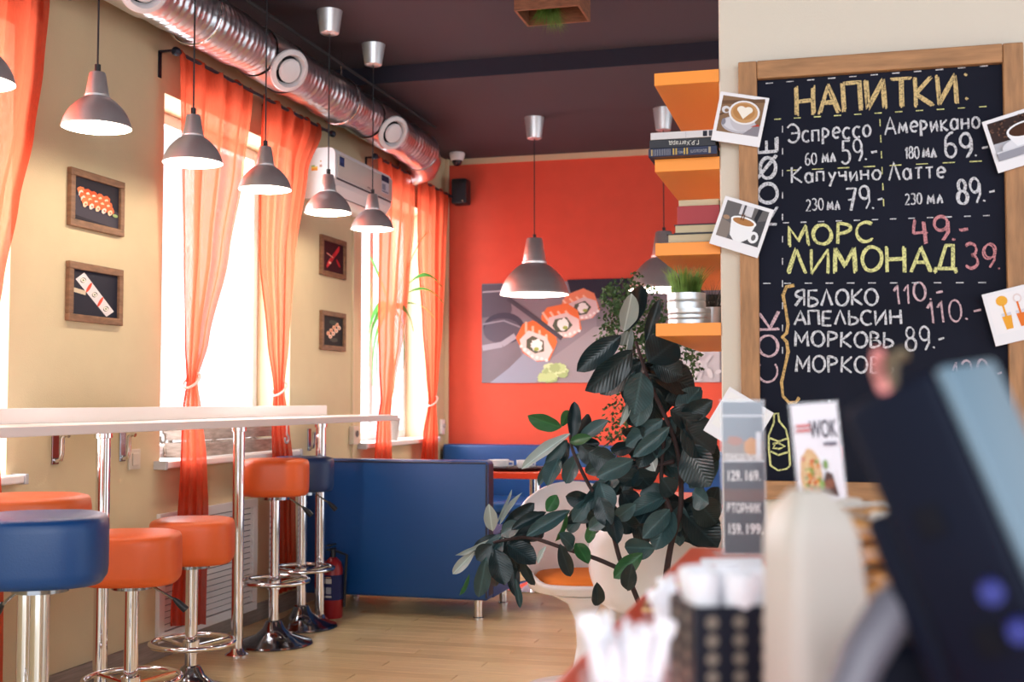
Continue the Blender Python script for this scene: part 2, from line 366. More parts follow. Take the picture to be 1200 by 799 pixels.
curtain('orange voile curtain tied back, right half of the middle window pair', [(306, 118), (304, 200), (304, 300), (314, 400), (322, 455), (319, 500), (320, 560), (322, 690)],
        [(374, 155), (358, 200), (344, 300), (338, 400), (332, 455), (338, 500), (345, 560), (346, 690)], ZR+.012, .14, (327, 456), 4, 2.0)
curtain('orange voile curtain of the far window, half nearer the air conditioner', [(441, 195), (441, 300), (441, 380), (443, 430), (446, 470), (441, 500), (437, 550), (432, 650)],
        [(487, 218), (486, 260), (479, 330), (471, 400), (462, 450), (456, 478), (458, 540), (458, 650)], ZR+.012, .14, None, 4, .2)
curtain('orange voile curtain of the far window, half touching the red wall corner', [(488, 219), (489, 300), (495, 380), (500, 440), (503, 470), (496, 510), (492, 550), (490, 650)],
        [(524, 236), (521, 300), (518, 380), (513, 440), (510, 470), (512, 510), (512, 560), (512, 650)], ZR+.012, .70, (506, 470), 4, 1.4)

# ---------------------------------------------------------------- pendant lamps
def make_lamp(label, x, y, z, rad, zc, group, power):
    t = thing('pendant_lamp', label, 'lamp', (x, y, z), 0, group)
    P = [(1.0, 0), (1.0, .03), (.975, .10), (.93, .25), (.86, .40), (.76, .55), (.64, .68), (.52, .79), (.42, .86), (.36, .90), (.36, .96), (.335, .98), (.33, 1.02), (.235, 1.60), (.21, 1.64), (.06, 1.65)]
    b = B(); lathe(b, [(r*rad, zz*rad) for r, zz in P], 56); lathe(b, [(rad*.99, .001*rad), (rad*.995, -.0), (rad*1.0, 0)], 56); obj('shade', b, alu, t, smooth=True)
    b = B(); lathe(b, [((r-.012)*rad, (zz+.003)*rad) for r, zz in P[1:10]]+[(.01, .90*rad)], 48); obj('shade_lining', b, shade_in, t, smooth=True)
    b = B(); lathe(b, [(.001, .20*rad), (.13*rad, .24*rad), (.19*rad, .38*rad), (.16*rad, .54*rad), (.09*rad, .72*rad), (.09*rad, .88*rad)], 20)
    obj('bulb', b, mat('lamp_bulb', (1, 0.93, 0.82), .5, emit=14), t, smooth=True)
    b = B(); cyl(b, (0, 0, 1.63*rad), (0, 0, 1.63*rad+.03), .011, 12); obj('cable_grip', b, blackp, t, smooth=True)
    b = B(); cyl(b, (0, 0, 1.63*rad+.03), (0, 0, zc-z-.06), .0035, 8); obj('cable', b, blackp, t)
    b = B(); H = .14*(rad/.2)**.3; lathe(b, [(.0, 0), (.045, 0), (.050, .004), (.068, H), (.0, H)], 32, (0, 0, zc-z-H)); obj('ceiling_cup', b, alu, t, smooth=True)
    l = bpy.data.lights.new('bulb_light', 'POINT'); l.energy = power; l.color = (1, .86, .68); l.shadow_soft_size = .03
    lo = bpy.data.objects.new('bulb_light', l); COL.objects.link(lo); lo.parent = t; lo.location = (0, 0, .12*rad)
    return t
row = [(3.12, 'brushed metal pendant lamp cut off by the left picture edge'), (3.76, 'brushed metal pendant lamp hanging left of the framed sushi pictures'),
       (4.43, 'brushed metal pendant lamp in front of the left tied curtain'), (5.08, 'brushed metal pendant lamp in front of the curtain gap, middle of its row'),
       (5.80, 'brushed metal pendant lamp in front of the air conditioner end'), (6.42, 'smallest looking pendant lamp, last of the row before the far curtains')]
for y, lab in row: make_lamp(lab, -2.55, y, 2.155, .122, ZN, 'pendant lamps over the bar counter', 7)
make_lamp('large brushed metal pendant lamp in front of the sushi poster', -1.99, 7.99, 1.90, .236, ZF, 'large pendant lamps by the red wall', 16)
make_lamp('large brushed metal pendant lamp half hidden behind the orange shelves', -1.10, 7.96, 1.91, .236, ZF, 'large pendant lamps by the red wall', 16)

# ---------------------------------------------------------------- bar counter
t = thing('bar_counter', 'long white wall-side bar counter on chrome posts', 'counter', (-2.78, 5.0, 0))
XF = -2.55
b = B(); box(b, -2.862+2.78, XF+2.78, 1.5-5, 6.86-5, 1.062, 1.096, .003); obj('counter_top', b, white_ed, t)
b = B(); box(b, -2.862+2.78, -2.842+2.78, 1.5-5, 6.47-5, 1.0965, 1.153, .002); obj('upstand', b, white_ed, t)
for yp in (3.1, 4.12, 5.16, 6.09):
    px = -2.71 if yp > 4.5 else -2.74
    b = B(); cyl(b, (px+2.78, yp-5, .0), (px+2.78, yp-5, 1.062), .027, 28); o = obj('post', b, chrome, t, smooth=True)
    b = B(); lathe(b, [(.0, .0), (.055, 0), (.055, .006), (.035, .02), (.028, .035)], 28, (px+2.78, yp-5, 0)); o2 = obj('flange', b, chrome, o, smooth=True); b = B(); lathe(b, [(.0275, 1.035), (.034, 1.037), (.034, 1.0618)], 28, (px+2.78, yp-5, 0)); obj('flange', b, chrome, o, smooth=True)
# bag hooks on the wall and small fittings
for (px, py), lab in (((64, 525), 'chrome bag hook plate under the counter, left one'), ((143, 523), 'chrome bag hook plate beside the light switch'), ((362, 515), 'chrome bag hook plate under the counter near its far end')):
    p = on(0, XW, px, py); t = thing('bag_hook', lab, 'hook', p, 0, 'bag hooks under the counter')
    b = B(); box(b, 0, .006, -.022, .022, -.065, .065, .002); obj('plate', b, darkchr, t)
    b = B(); tube(b, [(.004, 0, -.05), (.028, 0, -.045), (.034, 0, -.02), (.034, 0, .04), (.05, 0, .055), (.065, 0, .05)], .010, 10); obj('hook', b, chrome, t, smooth=True)
for (px, py), lab in (((191, 513), 'white ring hook under the counter, left of the first curtain'), ((336, 514), 'white ring hook in front of the dark curtain end')):
    p = on(0, -2.9, px, py); b = B(); r = .022
    tube(b, [(0, r*math.cos(a), r*math.sin(a)) for a in [R(-200+i*14) for i in range(21)]], .006, 8); tube(b, [(0, 0, r), (0, 0, 1.062-p[2])], .005, 8)
    o = obj('ring_hook', b, whitep, None, True, p); tag(o, lab, 'hook', 'ring hooks under the counter')
p = on(0, XW, 156, 538)
t = thing('light_switch', 'white square light switch on the cream wall under the counter', 'switch', p)
b = B(); box(b, 0, .010, -.045, .045, -.045, .045, .003); obj('switch_plate', b, mat('ivory_plastic', srgb('D8CDBE'), .4), t)
b = B(); box(b, .010, .016, -.024, .024, -.028, .028, .003); obj('rocker', b, MATS['ivory_plastic'], t)
p = on(0, XW, 412, 510)
t = thing('wall_socket', 'cream surface wall socket on the cable trunking', 'socket', p)
b = B(); box(b, 0, .035, -.045, .045, -.06, .06, .005); obj('socket_box', b, MATS['ivory_plastic'], t)
b = B(); lathe(b, [(.0, .0), (.018, 0), (.022, .004)], 20, (.036, 0, .01), Mx.Rotation(PI/2, 4, 'Y')); obj('socket_hole', b, mat('grey_plastic', srgb('6A6468'), .5), t)
b = B(); box(b, XW, XW+.014, p[1]-.012, p[1]+.012, p[2]+.061, 2.5, .002); box(b, XW, XW+.014, p[1]-.012, p[1]+.012, .1, p[2]-.061, .002)
tag(obj('cable_trunking', b, mat('cream_trim', (0, 0, 0))), 'thin vertical cream cable trunking between the two windows', 'trunking')
p = on(0, XW, 517, 500); t = thing('thermostat', 'small white wall thermostat beside the far curtain', 'thermostat', p)
b = B(); box(b, 0, .025, -.05, .03, -.06, .06, .008); obj('housing', b, whitep, t)
b = B(); lathe(b, [(0, .012), (.016, .012), (.018, 0)], 18, (.025, -.01, .01), Mx.Rotation(PI/2, 4, 'Y')); obj('dial', b, MATS['grey_endcap'], t)
# radiator grille
y0, y1, z0, z1 = 4.98, 5.95, .07, .66
t = thing('radiator_grille', 'white louvred radiator grille low on the left wall', 'grille', (XW, (y0+y1)/2, z0)); oy = (y0+y1)/2; H = z1-z0; L = (y1-y0)/2
b = B(); box(b, 0, .022, -L, L, 0, .045, .003); box(b, 0, .022, -L, L, H-.045, H, .003); box(b, 0, .022, -L, -L+.05, .045, H-.045, .003); box(b, 0, .022, L-.05, L, .045, H-.045, .003); obj('grille_frame', b, white_ed, t)
b = B(); box(b, 0, .003, -L+.05, L-.05, .045, H-.045); obj('backing', b, mat('dark_gap', srgb('3A3A44'), .8), t)
b = B(); box(b, -.0015, .0015, -L+.05, L-.05, -.0125, .0125); sm = obj('louvre', b, white_ed, t); n = 17
for i in range(n):
    o = sm if i == 0 else sm.copy()
    if i: COL.objects.link(o)
    o.location = (.012, 0, .062+i*(H-.124)/(n-1)); o.rotation_euler = (0, R(-32), 0)

# ---------------------------------------------------------------- bar stools
def seat_bm(w, h):
    b = B(); prof = [(.001, .004), (w*.80, .0), (w*.93, .004), (w*.985, .018), (w, .04), (w, h-.035), (w*.985, h-.014), (w*.95, h-.004), (w*.80, h+.003), (w*.4, h+.006), (.001, h+.006)]
    lathe(b, prof, 56, sq=.9); return b
def stool(label, px, d, hs, leather, rot, lever=1, base=True):
    q = at(px, 600, d); t = thing('bar_stool', label, 'bar stool', (q[0], q[1], 0), rot, 'bar stools along the counter'); w, h = .165, .175
    s = obj('seat', seat_bm(w, h), leather, t, smooth='all', loc=(0, 0, hs-h))
    b = B(); tube(b, circle((0, 0, hs-.028), w*1.052, 48), .0028, 6, close=True)
    for k in range(0): pass
    b.free()
    b = B(); cyl(b, (0, 0, hs-h-.02), (0, 0, hs-h+.003), .07, 24); obj('seat_plate', b, darkchr, t, smooth=True)
    b = B(); cyl(b, (0, 0, .06), (0, 0, hs-h-.02), .0245, 28); obj('column', b, chrome, t, smooth=True)
    b = B(); zr = .30 if hs > .8 else .20; R0 = .165
    tube(b, [(R0*math.cos(a), R0*1.0*math.sin(a)+.03, zr) for a in [2*PI*i/48 for i in range(48)]], .0105, 10, close=True)
    for a in (PI/2*.35, PI-.55): tube(b, [(.026*math.cos(a), .026*math.sin(a), zr-.012), (.16*math.cos(a), .15*math.sin(a)+.03, zr)], .008, 8)
    lathe(b, [(.025, -.028), (.033, -.025), (.033, .025), (.025, .028)], 24, (0, 0, zr-.01)); obj('foot_ring', b, chrome, t, smooth=True)
    b = B(); lathe(b, [(.0, 0), (.185, 0), (.19, .004), (.186, .012), (.15, .024), (.09, .045), (.055, .075), (.038, .11), (.026, .115)], 56); obj('base', b, darkchr, t, smooth=True)
    if lever:
        b = B(); a = lever; dx, dy = math.cos(a), math.sin(a); z = hs-h-.01
        tube(b, [(0, 0, z), (dx*.07, dy*.07, z-.005), (dx*.15, dy*.15, z-.06)], .0045, 8); o = obj('lever', b, darkchr, t)
        b = B(); tube(b, [(dx*.142, dy*.142, z-.052), (dx*.16, dy*.16, z-.07), (dx*.185, dy*.185, z-.095)], [.006, .012, .014], 10); obj('lever_grip', b, blackp, o, smooth=True)
    return t
stool('blue leather bar stool nearest the camera on the left', 49, 3.13, .885, mat('stool_blue_leather', srgb('0C3F78'), .4, bump=.12, bscale=220), .5, 2.4)
stool('orange leather bar stool mostly hidden behind the nearest blue one', 33, 3.50, .905, orange_l, .3, 0)
stool('low orange bar stool standing just right of the near blue stool', 156, 4.28, .715, orange_l, .35, .25)
stool('low orange bar stool in front of the radiator grille', 226, 4.92, .70, orange_l, .35, 0)
stool('high orange bar stool just right of the chrome counter post', 322, 5.92, .893, orange_l, .4, .35)
stool('high navy bar stool against the blue sofa, last of the row', 354, 6.36, .882, mat('navy_leather', srgb('1A3564'), .42, bump=.1, bscale=220), .4, .35)

# ---------------------------------------------------------------- wall pictures
def frame_pic(label, yc0, yc1, z0, z1, paint, m=wood_d):
    L = (yc1-yc0)/2; H = (z1-z0)/2; t = thing('framed_picture', label, 'picture', (XW, (yc0+yc1)/2, (z0+z1)/2), 0, 'framed food pictures on the left wall'); f = .03
    for nm, a in (('frame_rail', (-L, L, H-f, H)), ('frame_rail', (-L, L, -H, -H+f)), ('frame_stile', (-L, -L+f, -H+f, H-f)), ('frame_stile', (L-f, L, -H+f, H-f))):
        b = B(); box(b, 0, .022, a[0], a[1], a[2], a[3], .003); obj(nm, b, m, t)
    p = Pic((.009, -(L-f), -(H-f)), (0, 1, 0), (0, 0, 1)); paint(p, 2*(L-f), 2*(H-f)); p.done('picture_print', t)
    b = B(); box(b, .001, .008, -L+f, L-f, -H+f, H-f); obj('backing', b, wood_d, t)
    return t
def pic_rolls(p, w, h):
    p.rect(0, 0, w, h, '1C1A26'); p.poly([(.02, .02), (w, .0), (w, .07), (.12, .12), (0, .10)], '3A3642')
    for r in range(3):
        for i in range(5):
            x = w*(.17+.135*i+.04*r); y = h*(.66-.12*r-.015*i); c = random.choice(('E0643A', 'E8774A', 'D9532E'))
            p.ell(x, y+h*.04, w*.085, h*.09, c, jit=.10); p.ell(x-w*.01, y-h*.02, w*.055, h*.062, random.choice(('F0C8A8', 'E9D2C4')), jit=.1, rot=.5); p.ell(x, y-h*.02, w*.02, h*.022, 'B5655A')
    p.ell(w*.9, h*.30, w*.06, h*.04, '8FA36A')
def pic_plate(p, w, h):
    p.rect(0, 0, w, h, '20222F'); p.line([(0, h*.55), (w*.3, h*.5)], .018, 'C9B9A0')
    p.poly([(w*.08, h*.78), (w*.26, h*.96), (w*.93, h*.16), (w*.76, h*.02)], 'E4DADC')
    for i in range(5):
        s = i/4; x = w*(.24+.50*s); y = h*(.78-.58*s)
        if i % 2: p.ell(x, y, w*.09, h*.045, 'D8503A', rot=.8)
        else: p.ell(x, y, w*.07, h*.065, 'F2E6DC'); p.ell(x, y, w*.062, h*.058, '3A3A38', rot=.2); p.ell(x, y, w*.05, h*.045, 'F0E4DC'); p.ell(x, y, w*.02, h*.02, '6A7A4A')
def pic_shrimp(p, w, h):
    p.rect(0, 0, w, h, '3A1820')
    for i in range(8):
        s = i/7; p.ell(w*(.3+.42*s), h*(.28+.5*s), w*.13, h*.08, random.choice(('C8303A', 'D8484A', 'B8242E')), rot=.7, jit=.15)
    p.line([(w*.2, h*.6), (w*.5, h*.5)], .008, 'E09080'); p.ell(w*.35, h*.3, w*.06, h*.04, 'F0B8A0'); p.ell(w*.75, h*.35, w*.12, h*.06, 'B02830', rot=-.6)
def pic_dark(p, w, h):
    p.rect(0, 0, w, h, '1B1D22')
    for i in range(4):
        for k in range(2): p.ell(w*(.28+.14*i+.1*k), h*(.33+.11*i-.10*k+.08), w*.09, h*.07, ('E8B090', 'F0CDB8')[k], jit=.12); p.ell(w*(.28+.14*i+.1*k), h*(.33+.11*i-.10*k+.07), w*.04, h*.03, 'C87858')
    p.ell(w*.55, h*.2, w*.2, h*.07, '4A4A44', jit=.2); p.ell(w*.5, h*.8, w*.2, h*.08, '3C443C', jit=.2)
frame_pic('wood framed picture of orange sushi rolls, upper of the left pair', 4.27, 4.655, 1.895, 2.135, pic_rolls)
frame_pic('wood framed picture of sushi on a white plate, lower of the left pair', 4.27, 4.655, 1.505, 1.75, pic_plate)
frame_pic('small framed dark red food picture under the air conditioner', 6.76, 7.14, 1.945, 2.19, pic_shrimp)
frame_pic('small framed dark picture of rolls, lowest beside the far window', 6.77, 7.14, 1.49, 1.73, pic_dark)

# ---------------------------------------------------------------- sushi poster on the red wall
px0, px1, pz0, pz1 = -2.73, -0.62, 1.32, 2.11; w, h = px1-px0, pz1-pz0
t = thing('wall_poster', 'long grey sushi photo poster on the red wall', 'poster', (px0, YB, pz0))
b = B(); box(b, 0, w, -.014, 0, 0, h, .002); obj('poster_board', b, mat('poster_grey', srgb('77707C'), .5, var=.18, vscale=2.5), t)
p = Pic((0, -.0145, 0), (1, 0, 0), (0, 0, 1)); a = h/1.17   # drawing units: poster height 117 px of the photo
def q(x, y): return ((x-565)/117*h, (449-y)/117*h)          # picture coordinates as read off the print
def P(pts, c): p.poly([q(*s) for s in pts], c)
P([(565, 333), (608, 333), (600, 370), (565, 372)], '5E5B68'); P([(596, 333), (700, 331), (706, 449), (620, 449)], '8B838F'); P([(668, 330), (760, 330), (760, 356), (700, 352), (672, 345)], '353344')
P([(575, 449), (598, 432), (632, 400), (660, 449)], '9AA0B4'); P([(630, 449), (650, 420), (700, 385), (842, 385), (842, 449)], '9C949E')
P([(800, 390), (842, 385), (842, 449), (770, 449)], 'C4C0CC')
p.ell(*q(592, 385), .17, .125, '4A4858'); p.ell(*q(590, 388), .155, .10, '615E6C'); p.line([q(566, 408), q(590, 404), q(606, 394)], .045, 'A9A8B6'); p.line([q(566, 342), q(590, 341)], .012, 'B0AEBA')
p.line([q(566, 380), q(592, 376), q(612, 384)], .012, '9896A4')
def roll(cx, cy, s, rot, c1, c2):
    def k(x, y): c, n = math.cos(rot), math.sin(rot); return q(cx+(x*c-y*n)*s, cy+(x*n+y*c)*s)
    p.poly([k(*v) for v in ((-22, -9), (-14, -18), (10, -20), (22, -10), (24, 12), (12, 20), (-6, 19), (-22, 8))], c1)
    for i in range(4): p.line([k(-20+i*9, -13+i*.5), k(-14+i*9, -2)], .018*s, 'F6C8B0')
    p.poly([k(*v) for v in ((-13, -6), (8, -9), (22, 0), (22, 13), (10, 20), (-8, 17), (-17, 8))], c2)
    for i in range(7): p.ell(*k(-12+5.5*i, 17-abs(i-3)*1.2), .012*s, .012*s, 'F4EFEF')
    p.poly([k(*v) for v in ((-6, -3), (8, -4), (14, 6), (6, 13), (-6, 12), (-10, 4))], '5A6054'); p.ell(*k(3, 4), .045*s, .045*s, 'F2F2F2', jit=.15); p.ell(*k(5, 8), .02*s, .014*s, '9FB060')
roll(683, 360, .9, -.25, 'E89070', 'E0C8CC'); roll(660, 378, 1.0, -.1, 'F08050', 'E6CFD0'); roll(631, 400, 1.05, .5, 'F47A48', 'EAD6D6')
p.line([q(597, 350), q(630, 374), q(662, 398)], .035, '55525E')
for i in range(16): p.ell(*q(650+random.uniform(-15, 15), 438+random.uniform(-8, 8)), .045, .035, random.choice(('BFD49C', 'D2E2B4', 'A9BE88')), jit=.2)
for i in range(40): p.ell(*q(random.uniform(780, 842), random.uniform(395, 448)), random.uniform(.01, .05), random.uniform(.006, .02), random.choice(('D8D6E0', 'B4B0BC', 'CECBD6')), rot=random.random()*3)
p.done('poster_print', t)

# ---------------------------------------------------------------- speaker, camera, ac
q0 = on(1, YB-.1, 540, 225)
t = thing('wall_speaker', 'small black loudspeaker on the red wall near the corner', 'speaker', (q0[0], YB, q0[2]))
b = B(); box(b, -.062, .062, -.16, -.03, -.10, .10, .012); obj('cabinet', b, blackp, t, smooth=True)
b = B(); box(b, -.055, .055, -.166, -.1605, -.092, .06, .003); obj('grille', b, mat('speaker_cloth', (.02, .02, .028), .9), t)
b = B(); box(b, -.02, .02, -.03, 0, -.03, .03); obj('mount', b, blackp, t)
b = B(); lathe(b, [(0, .003), (.008, .003), (.009, 0)], 12, (.035, -.166, -.082), Mx.Rotation(PI/2, 4, 'X')); obj('badge', b, chrome, t)
q0 = on(2, ZF, 542, 180)
t = thing('dome_camera', 'white dome security camera on the ceiling corner', 'camera', (-2.86, 8.98, ZF))
b = B(); lathe(b, [(0, 0), (.058, 0), (.062, -.01), (.058, -.035), (.046, -.06), (.04, -.062)], 32); obj('camera_base', b, whitep, t, smooth=True)
b = B(); lathe(b, [(.04, -.06), (.038, -.08), (.026, -.096), (.010, -.103), (.0005, -.104)], 32); obj('camera_dome', b, mat('smoked_dome', (.01, .01, .02), .08), t, smooth=True)
# air conditioner
y0, y1, z0, z1 = 6.52, 7.45, 2.37, 2.665
t = thing('air_conditioner', 'white split air conditioner high between the windows', 'air conditioner', (XW, (y0+y1)/2, z0)); L = (y1-y0)/2; H = z1-z0
bm = B(); prof = [(0, .0), (.10, -.005), (.165, .03), (.20, .085), (.205, .13), (.205, H-.03), (.19, H-.006), (.16, H), (0, H)]
vs = [[bm.verts.new((x, s*L, z)) for x, z in prof] for s in (-1, 1)]
for i in range(len(prof)-1): bm.faces.new((vs[0][i], vs[0][i+1], vs[1][i+1], vs[1][i]))
bm.faces.new(vs[0]); bm.faces.new(vs[1][::-1]); obj('housing', bm, whitep, t, smooth=True)
b = B(); box(b, .205, .212, -L+.035, L-.004, .125, H-.035, .003); obj('front_panel', b, mat('ac_panel', srgb('D6CEC8'), .25), t, smooth=True)
b = B(); box(b, .2055, .2075, -L+.02, L-.01, .108, .119); obj('trim_strip', b, mat('dark_slot', srgb('4A5058'), .4), t)
b = B(); box(b, -.03, .03, -L+.03, L-.03, -.002, .002); o = obj('air_flap', b, whitep, t, loc=(.188, 0, .052)); o.rotation_euler = (0, R(-60), 0)
b = B(); box(b, -.008, .008, -L+.03, L-.03, -.003, .003); o = obj('outlet_slot', b, MATS['dark_slot'], t, loc=(.172, 0, .030)); o.rotation_euler = (0, R(-50), 0)
p = Pic((.2125, -L+.05, H-.10), (0, 1, 0), (0, 0, 1)); p.rect(0, 0, .07, .055, '1E3A6E'); p.rect(.01, .02, .055, .045, '34508A'); p.done('blue_sticker', t)
p = Pic((.2125, L-.20, .15), (0, 1, 0), (0, 0, 1)); p.rect(0, 0, .13, .115, 'C9C9D6'); p.rect(0, .075, .13, .115, '25324E'); p.rect(.01, .02, .07, .06, '8F94A8'); p.line([(.01, .01), (.12, .01)], .006, '55586A'); p.done('data_sticker', t)
p = Pic((.2125, .02, .135), (0, 1, 0), (0, 0, 1)); p.rect(0, 0, .05, .009, '8A8480'); p.done('badge', t)
p = Pic((.13, -L-.0006, .14), (-1, 0, 0), (0, 0, 1)); 
p = Pic((.055, -L-.0004, .16), (1, 0, 0), (0, 0, 1)); p.rect(0, 0, .04, .014, 'F0A040'); p.rect(0, .014, .04, .024, 'F4D060'); p.rect(0, .024, .022, .032, '90C080'); p.rect(.052, .02, .068, .034, 'C09080'); p.rect(.055, .05, .064, .058, 'D0A060'); p.done('energy_sticker', t)

# ---------------------------------------------------------------- ventilation duct
XD = -2.80
t = thing('ventilation_duct', 'silver flexible foil ventilation duct along the ceiling', 'duct', (XD, 6, 2.93))
def duct_z(y): return .0 - .05*max(0, 4.9-y)**1.2*.4 - .03*max(0, y-7.6)
rd = .125
def foil_run(y0, y1, nm='foil_run', r=rd):
    b = B(); n = int((y1-y0)/.012); pr = []
    for i in range(n+1):
        y = y0+(y1-y0)*i/n; rr = r+.0045*math.sin(i*PI/2.0+.3)+.005*math.sin(y*9.0)+.004*math.sin(y*23+1)
        pr.append((y, rr))
    rings = []
    for y, rr in pr:
        rings.append([b.verts.new((rr*math.cos(2*PI*k/40)*(1+.02*math.sin(3*k+y*5)), y-6, duct_z(y)+rr*math.sin(2*PI*k/40))) for k in range(40)])
    for u, v in zip(rings, rings[1:]):
        for k in range(40): b.faces.new((u[k], u[(k+1) % 40], v[(k+1) % 40], v[k]))
    return obj(nm, b, foil, t, smooth='all')
sheet = mat('sheet_metal', (.72, .72, .73), .3, 1)
tees = [4.30, 5.62, 7.10]
runs = [(2.2, 4.14), (4.46, 5.46), (5.78, 6.94), (7.26, 7.95)]
for a, c in runs: foil_run(a, c)
for i, y in enumerate(tees):
    b = B(); tube(b, [(0, y-.165-6, duct_z(y)), (0, y+.165-6, duct_z(y))], rd+.004, 40, cap=False)
    d = V((.78, -.42, -.46)).normalized(); c = V((0, y-6, duct_z(y))); e = c+d*(rd+.055)
    tube(b, [c+d*.06, e], .082, 32, cap=False); o = obj('tee_joint', b, sheet, t, smooth=True)
    Mr = d.to_track_quat('Z', 'Y').to_matrix().to_4x4()
    b = B(); lathe(b, [(.070, -.012), (.082, -.002), (.105, .0), (.110, .006), (.106, .014), (.085, .022), (.078, .012), (.072, -.01)], 40, e, Mr); lathe(b, [(.0005, .026), (.03, .027), (.055, .022), (.062, .012), (.058, .002), (.0005, 0)], 36, e, Mr)
    v = obj('air_valve', b, mat('valve_white', srgb('E4E2E6'), .35), t, smooth=True)
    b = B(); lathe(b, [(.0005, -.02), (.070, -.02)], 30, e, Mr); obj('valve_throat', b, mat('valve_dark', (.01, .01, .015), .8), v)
for y in (4.86, 3.4, 6.5):
    b = B(); tube(b, [(XD-XD+(rd+.012)*math.cos(a), y-6, duct_z(y)+(rd+.012)*math.sin(a)) for a in [2*PI*i/40 for i in range(40)]], .006, 8, close=True)
    cyl(b, (.02, y-6, duct_z(y)+rd), (.02, y-6, ZN-2.93), .004, 8); obj('hanger_clamp', b, chrome, t, smooth=True)
b = B(); tube(b, [(0, 7.93-6, -.03), (-.01, 8.05-6, -.05), (-.05, 8.14-6, -.08), (-.14, 8.18-6, -.10), (-.22, 8.18-6, -.10)], [rd, rd*.98, rd*.9, rd*.8, rd*.78], 32); obj('duct_elbow', b, foil, t, smooth=True)
b = B(); cyl(b, (.125, -3.8, .14), (.125, 1.9, .14), .009, 10); obj('support_wire', b, mat('dark_cable', (.02, .02, .025), .8), t)

# ---------------------------------------------------------------- ceiling planter
t = thing('ceiling_planter', 'wooden box with an upside-down grass pot on the ceiling', 'planter', (-1.27, 5.46, 2.98))
for nm, a in (('plank', (-.155, .155, -.125, -.113)), ('plank', (-.155, .155, .113, .125)), ('plank', (-.155, -.143, -.113, .113)), ('plank', (.143, .155, -.113, .113))):
    b = B(); box(b, a[0], a[1], a[2], a[3], 0, .2395, .002); obj(nm, b, mat('planter_wood', srgb('8A5A40'), .6, var=.3, stretch=(3, 3, 14)), t)
b = B(); lathe(b, [(.0, .20), (.04, .20), (.055, .07), (.058, .07), (.058, .06), (.05, .062), (0, .08)], 28, (-.02, 0, 0)); obj('pot', b, steel, t, smooth=True)
def grass(bm, c, n, r, h, down=False, spread=.6):
    for i in range(n):
        a = random.uniform(0, 2*PI); rr = r*math.sqrt(random.random()); p = V(c)+V((rr*math.cos(a), rr*math.sin(a), 0)); hh = h*random.uniform(.6, 1.1)
        d = V((math.cos(a), math.sin(a), 0))*spread*random.uniform(.1, 1)*rr/r; s = -1 if down else 1; w = random.uniform(.0016, .003); side = V((-math.sin(a+1), math.cos(a+1), 0)); prev = None
        for k in range(5):
            u = k/4; cpt = p+d*hh*u*u*1.1+V((0, 0, s*hh*u*(1-.15*u))); ww = w*(1-u*.92)
            e = (bm.verts.new(cpt-side*ww), bm.verts.new(cpt+side*ww))
            if prev: bm.faces.new((prev[0], prev[1], e[1], e[0]))
            prev = e
    return bm
grass_d = mat('grass_green', srgb('5E7F32'), .6, var=.35, vscale=30)
tag(obj('grass', grass(B(), (-.02, 0, .07), 260, .045, .15, True, .7), grass_d, t), kind='stuff')

# ---------------------------------------------------------------- sofas and tables
def sofa(label, x0, x1, y, depth, hb, facing, hs=.45, legs=True, th=.12):
    """facing=+1: seat on the +Y side of the back"""
    L = (x1-x0)/2; t = thing('sofa', label, 'sofa', ((x0+x1)/2, y, 0), 0 if facing > 0 else PI, 'blue leather bench sofas')
    b = B(); box(b, -L, L, 0, th, .105, hb, .018, seg=3); obj('backrest', b, blue_l, t, smooth=True)
    b = B(); box(b, -L, L, th+.001, depth, .105, hs-.09, .008); obj('seat_base', b, blue_l, t, smooth=True)
    b = B(); box(b, -L+.004, L-.004, th+.001, depth+.015, hs-.089, hs, .025, seg=3); obj('seat_cushion', b, blue_l, t, smooth=True)
    b = B()
    for s in (-1, 1): tube(b, [(s*(L-.006), -.001, .12), (s*(L-.006), -.001, hb-.02)], .006, 8); 
    tube(b, [(-L+.01, -.0, hb-.012), (L-.01, -.0, hb-.012)], .005, 8); obj('piping', b, navy_l, t)
    for sx in (-1, 1):
        b = B(); box(b, sx*L-(.004 if sx > 0 else -.0015), sx*L+(.0015 if sx > 0 else .004), .02, th-.01, .13, hb-.02, .001, seg=1); obj('side_panel', b, navy_l, t)
    if legs:
        for sx in (-1, 1):
            for yy in (.06, depth-.09):
                b = B(); lathe(b, [(0, 0), (.030, 0), (.030, .008), (.024, .012), (.024, .104), (0, .104)], 24, (sx*(L-.07), yy, 0)); obj('leg', b, chrome, t, smooth=True)
    return t
sofa('blue leather bench sofa seen from behind, at the bar stools', -2.90, -1.83, 6.30, .66, .855, 1)
sofa('blue leather bench sofa along the red wall, left corner', -3.0, -1.64, 9.20, .68, .84, -1, th=.14)
sofa('blue leather bench sofa along the red wall behind the big plant', -1.13, -0.05, 9.20, .68, .80, -1, th=.14)
def table(label, x, y, w, d, h, grp='red topped cafe tables'):
    t = thing('cafe_table', label, 'table', (x, y, 0), 0, grp)
    b = B(); box(b, -w/2, w/2, -d/2, d/2, h-.042, h, .006); obj('table_top', b, red_top, t)
    b = B(); cyl(b, (0, 0, .03), (0, 0, h-.05), .035, 24); obj('column', b, chrome, t, smooth=True)
    b = B(); lathe(b, [(0, 0), (.21, 0), (.215, .008), (.16, .022), (.05, .05), (.037, .09)], 40); obj('base', b, chrome, t, smooth=True)
    b = B(); box(b, -.09, .09, -.09, .09, h-.05, h-.0425); obj('mount_plate', b, darkchr, t); return t
table('red topped cafe table carrying the tray, by the blue sofa', -1.86, 7.48, 1.15, .62, .745)
q0 = at(778, 600, 5.62)
table('red topped cafe table behind the white chairs and plant', q0[0]-.0, q0[1], .72, .62, .735)
tx, ty, tz = -1.99, 7.36, .7455
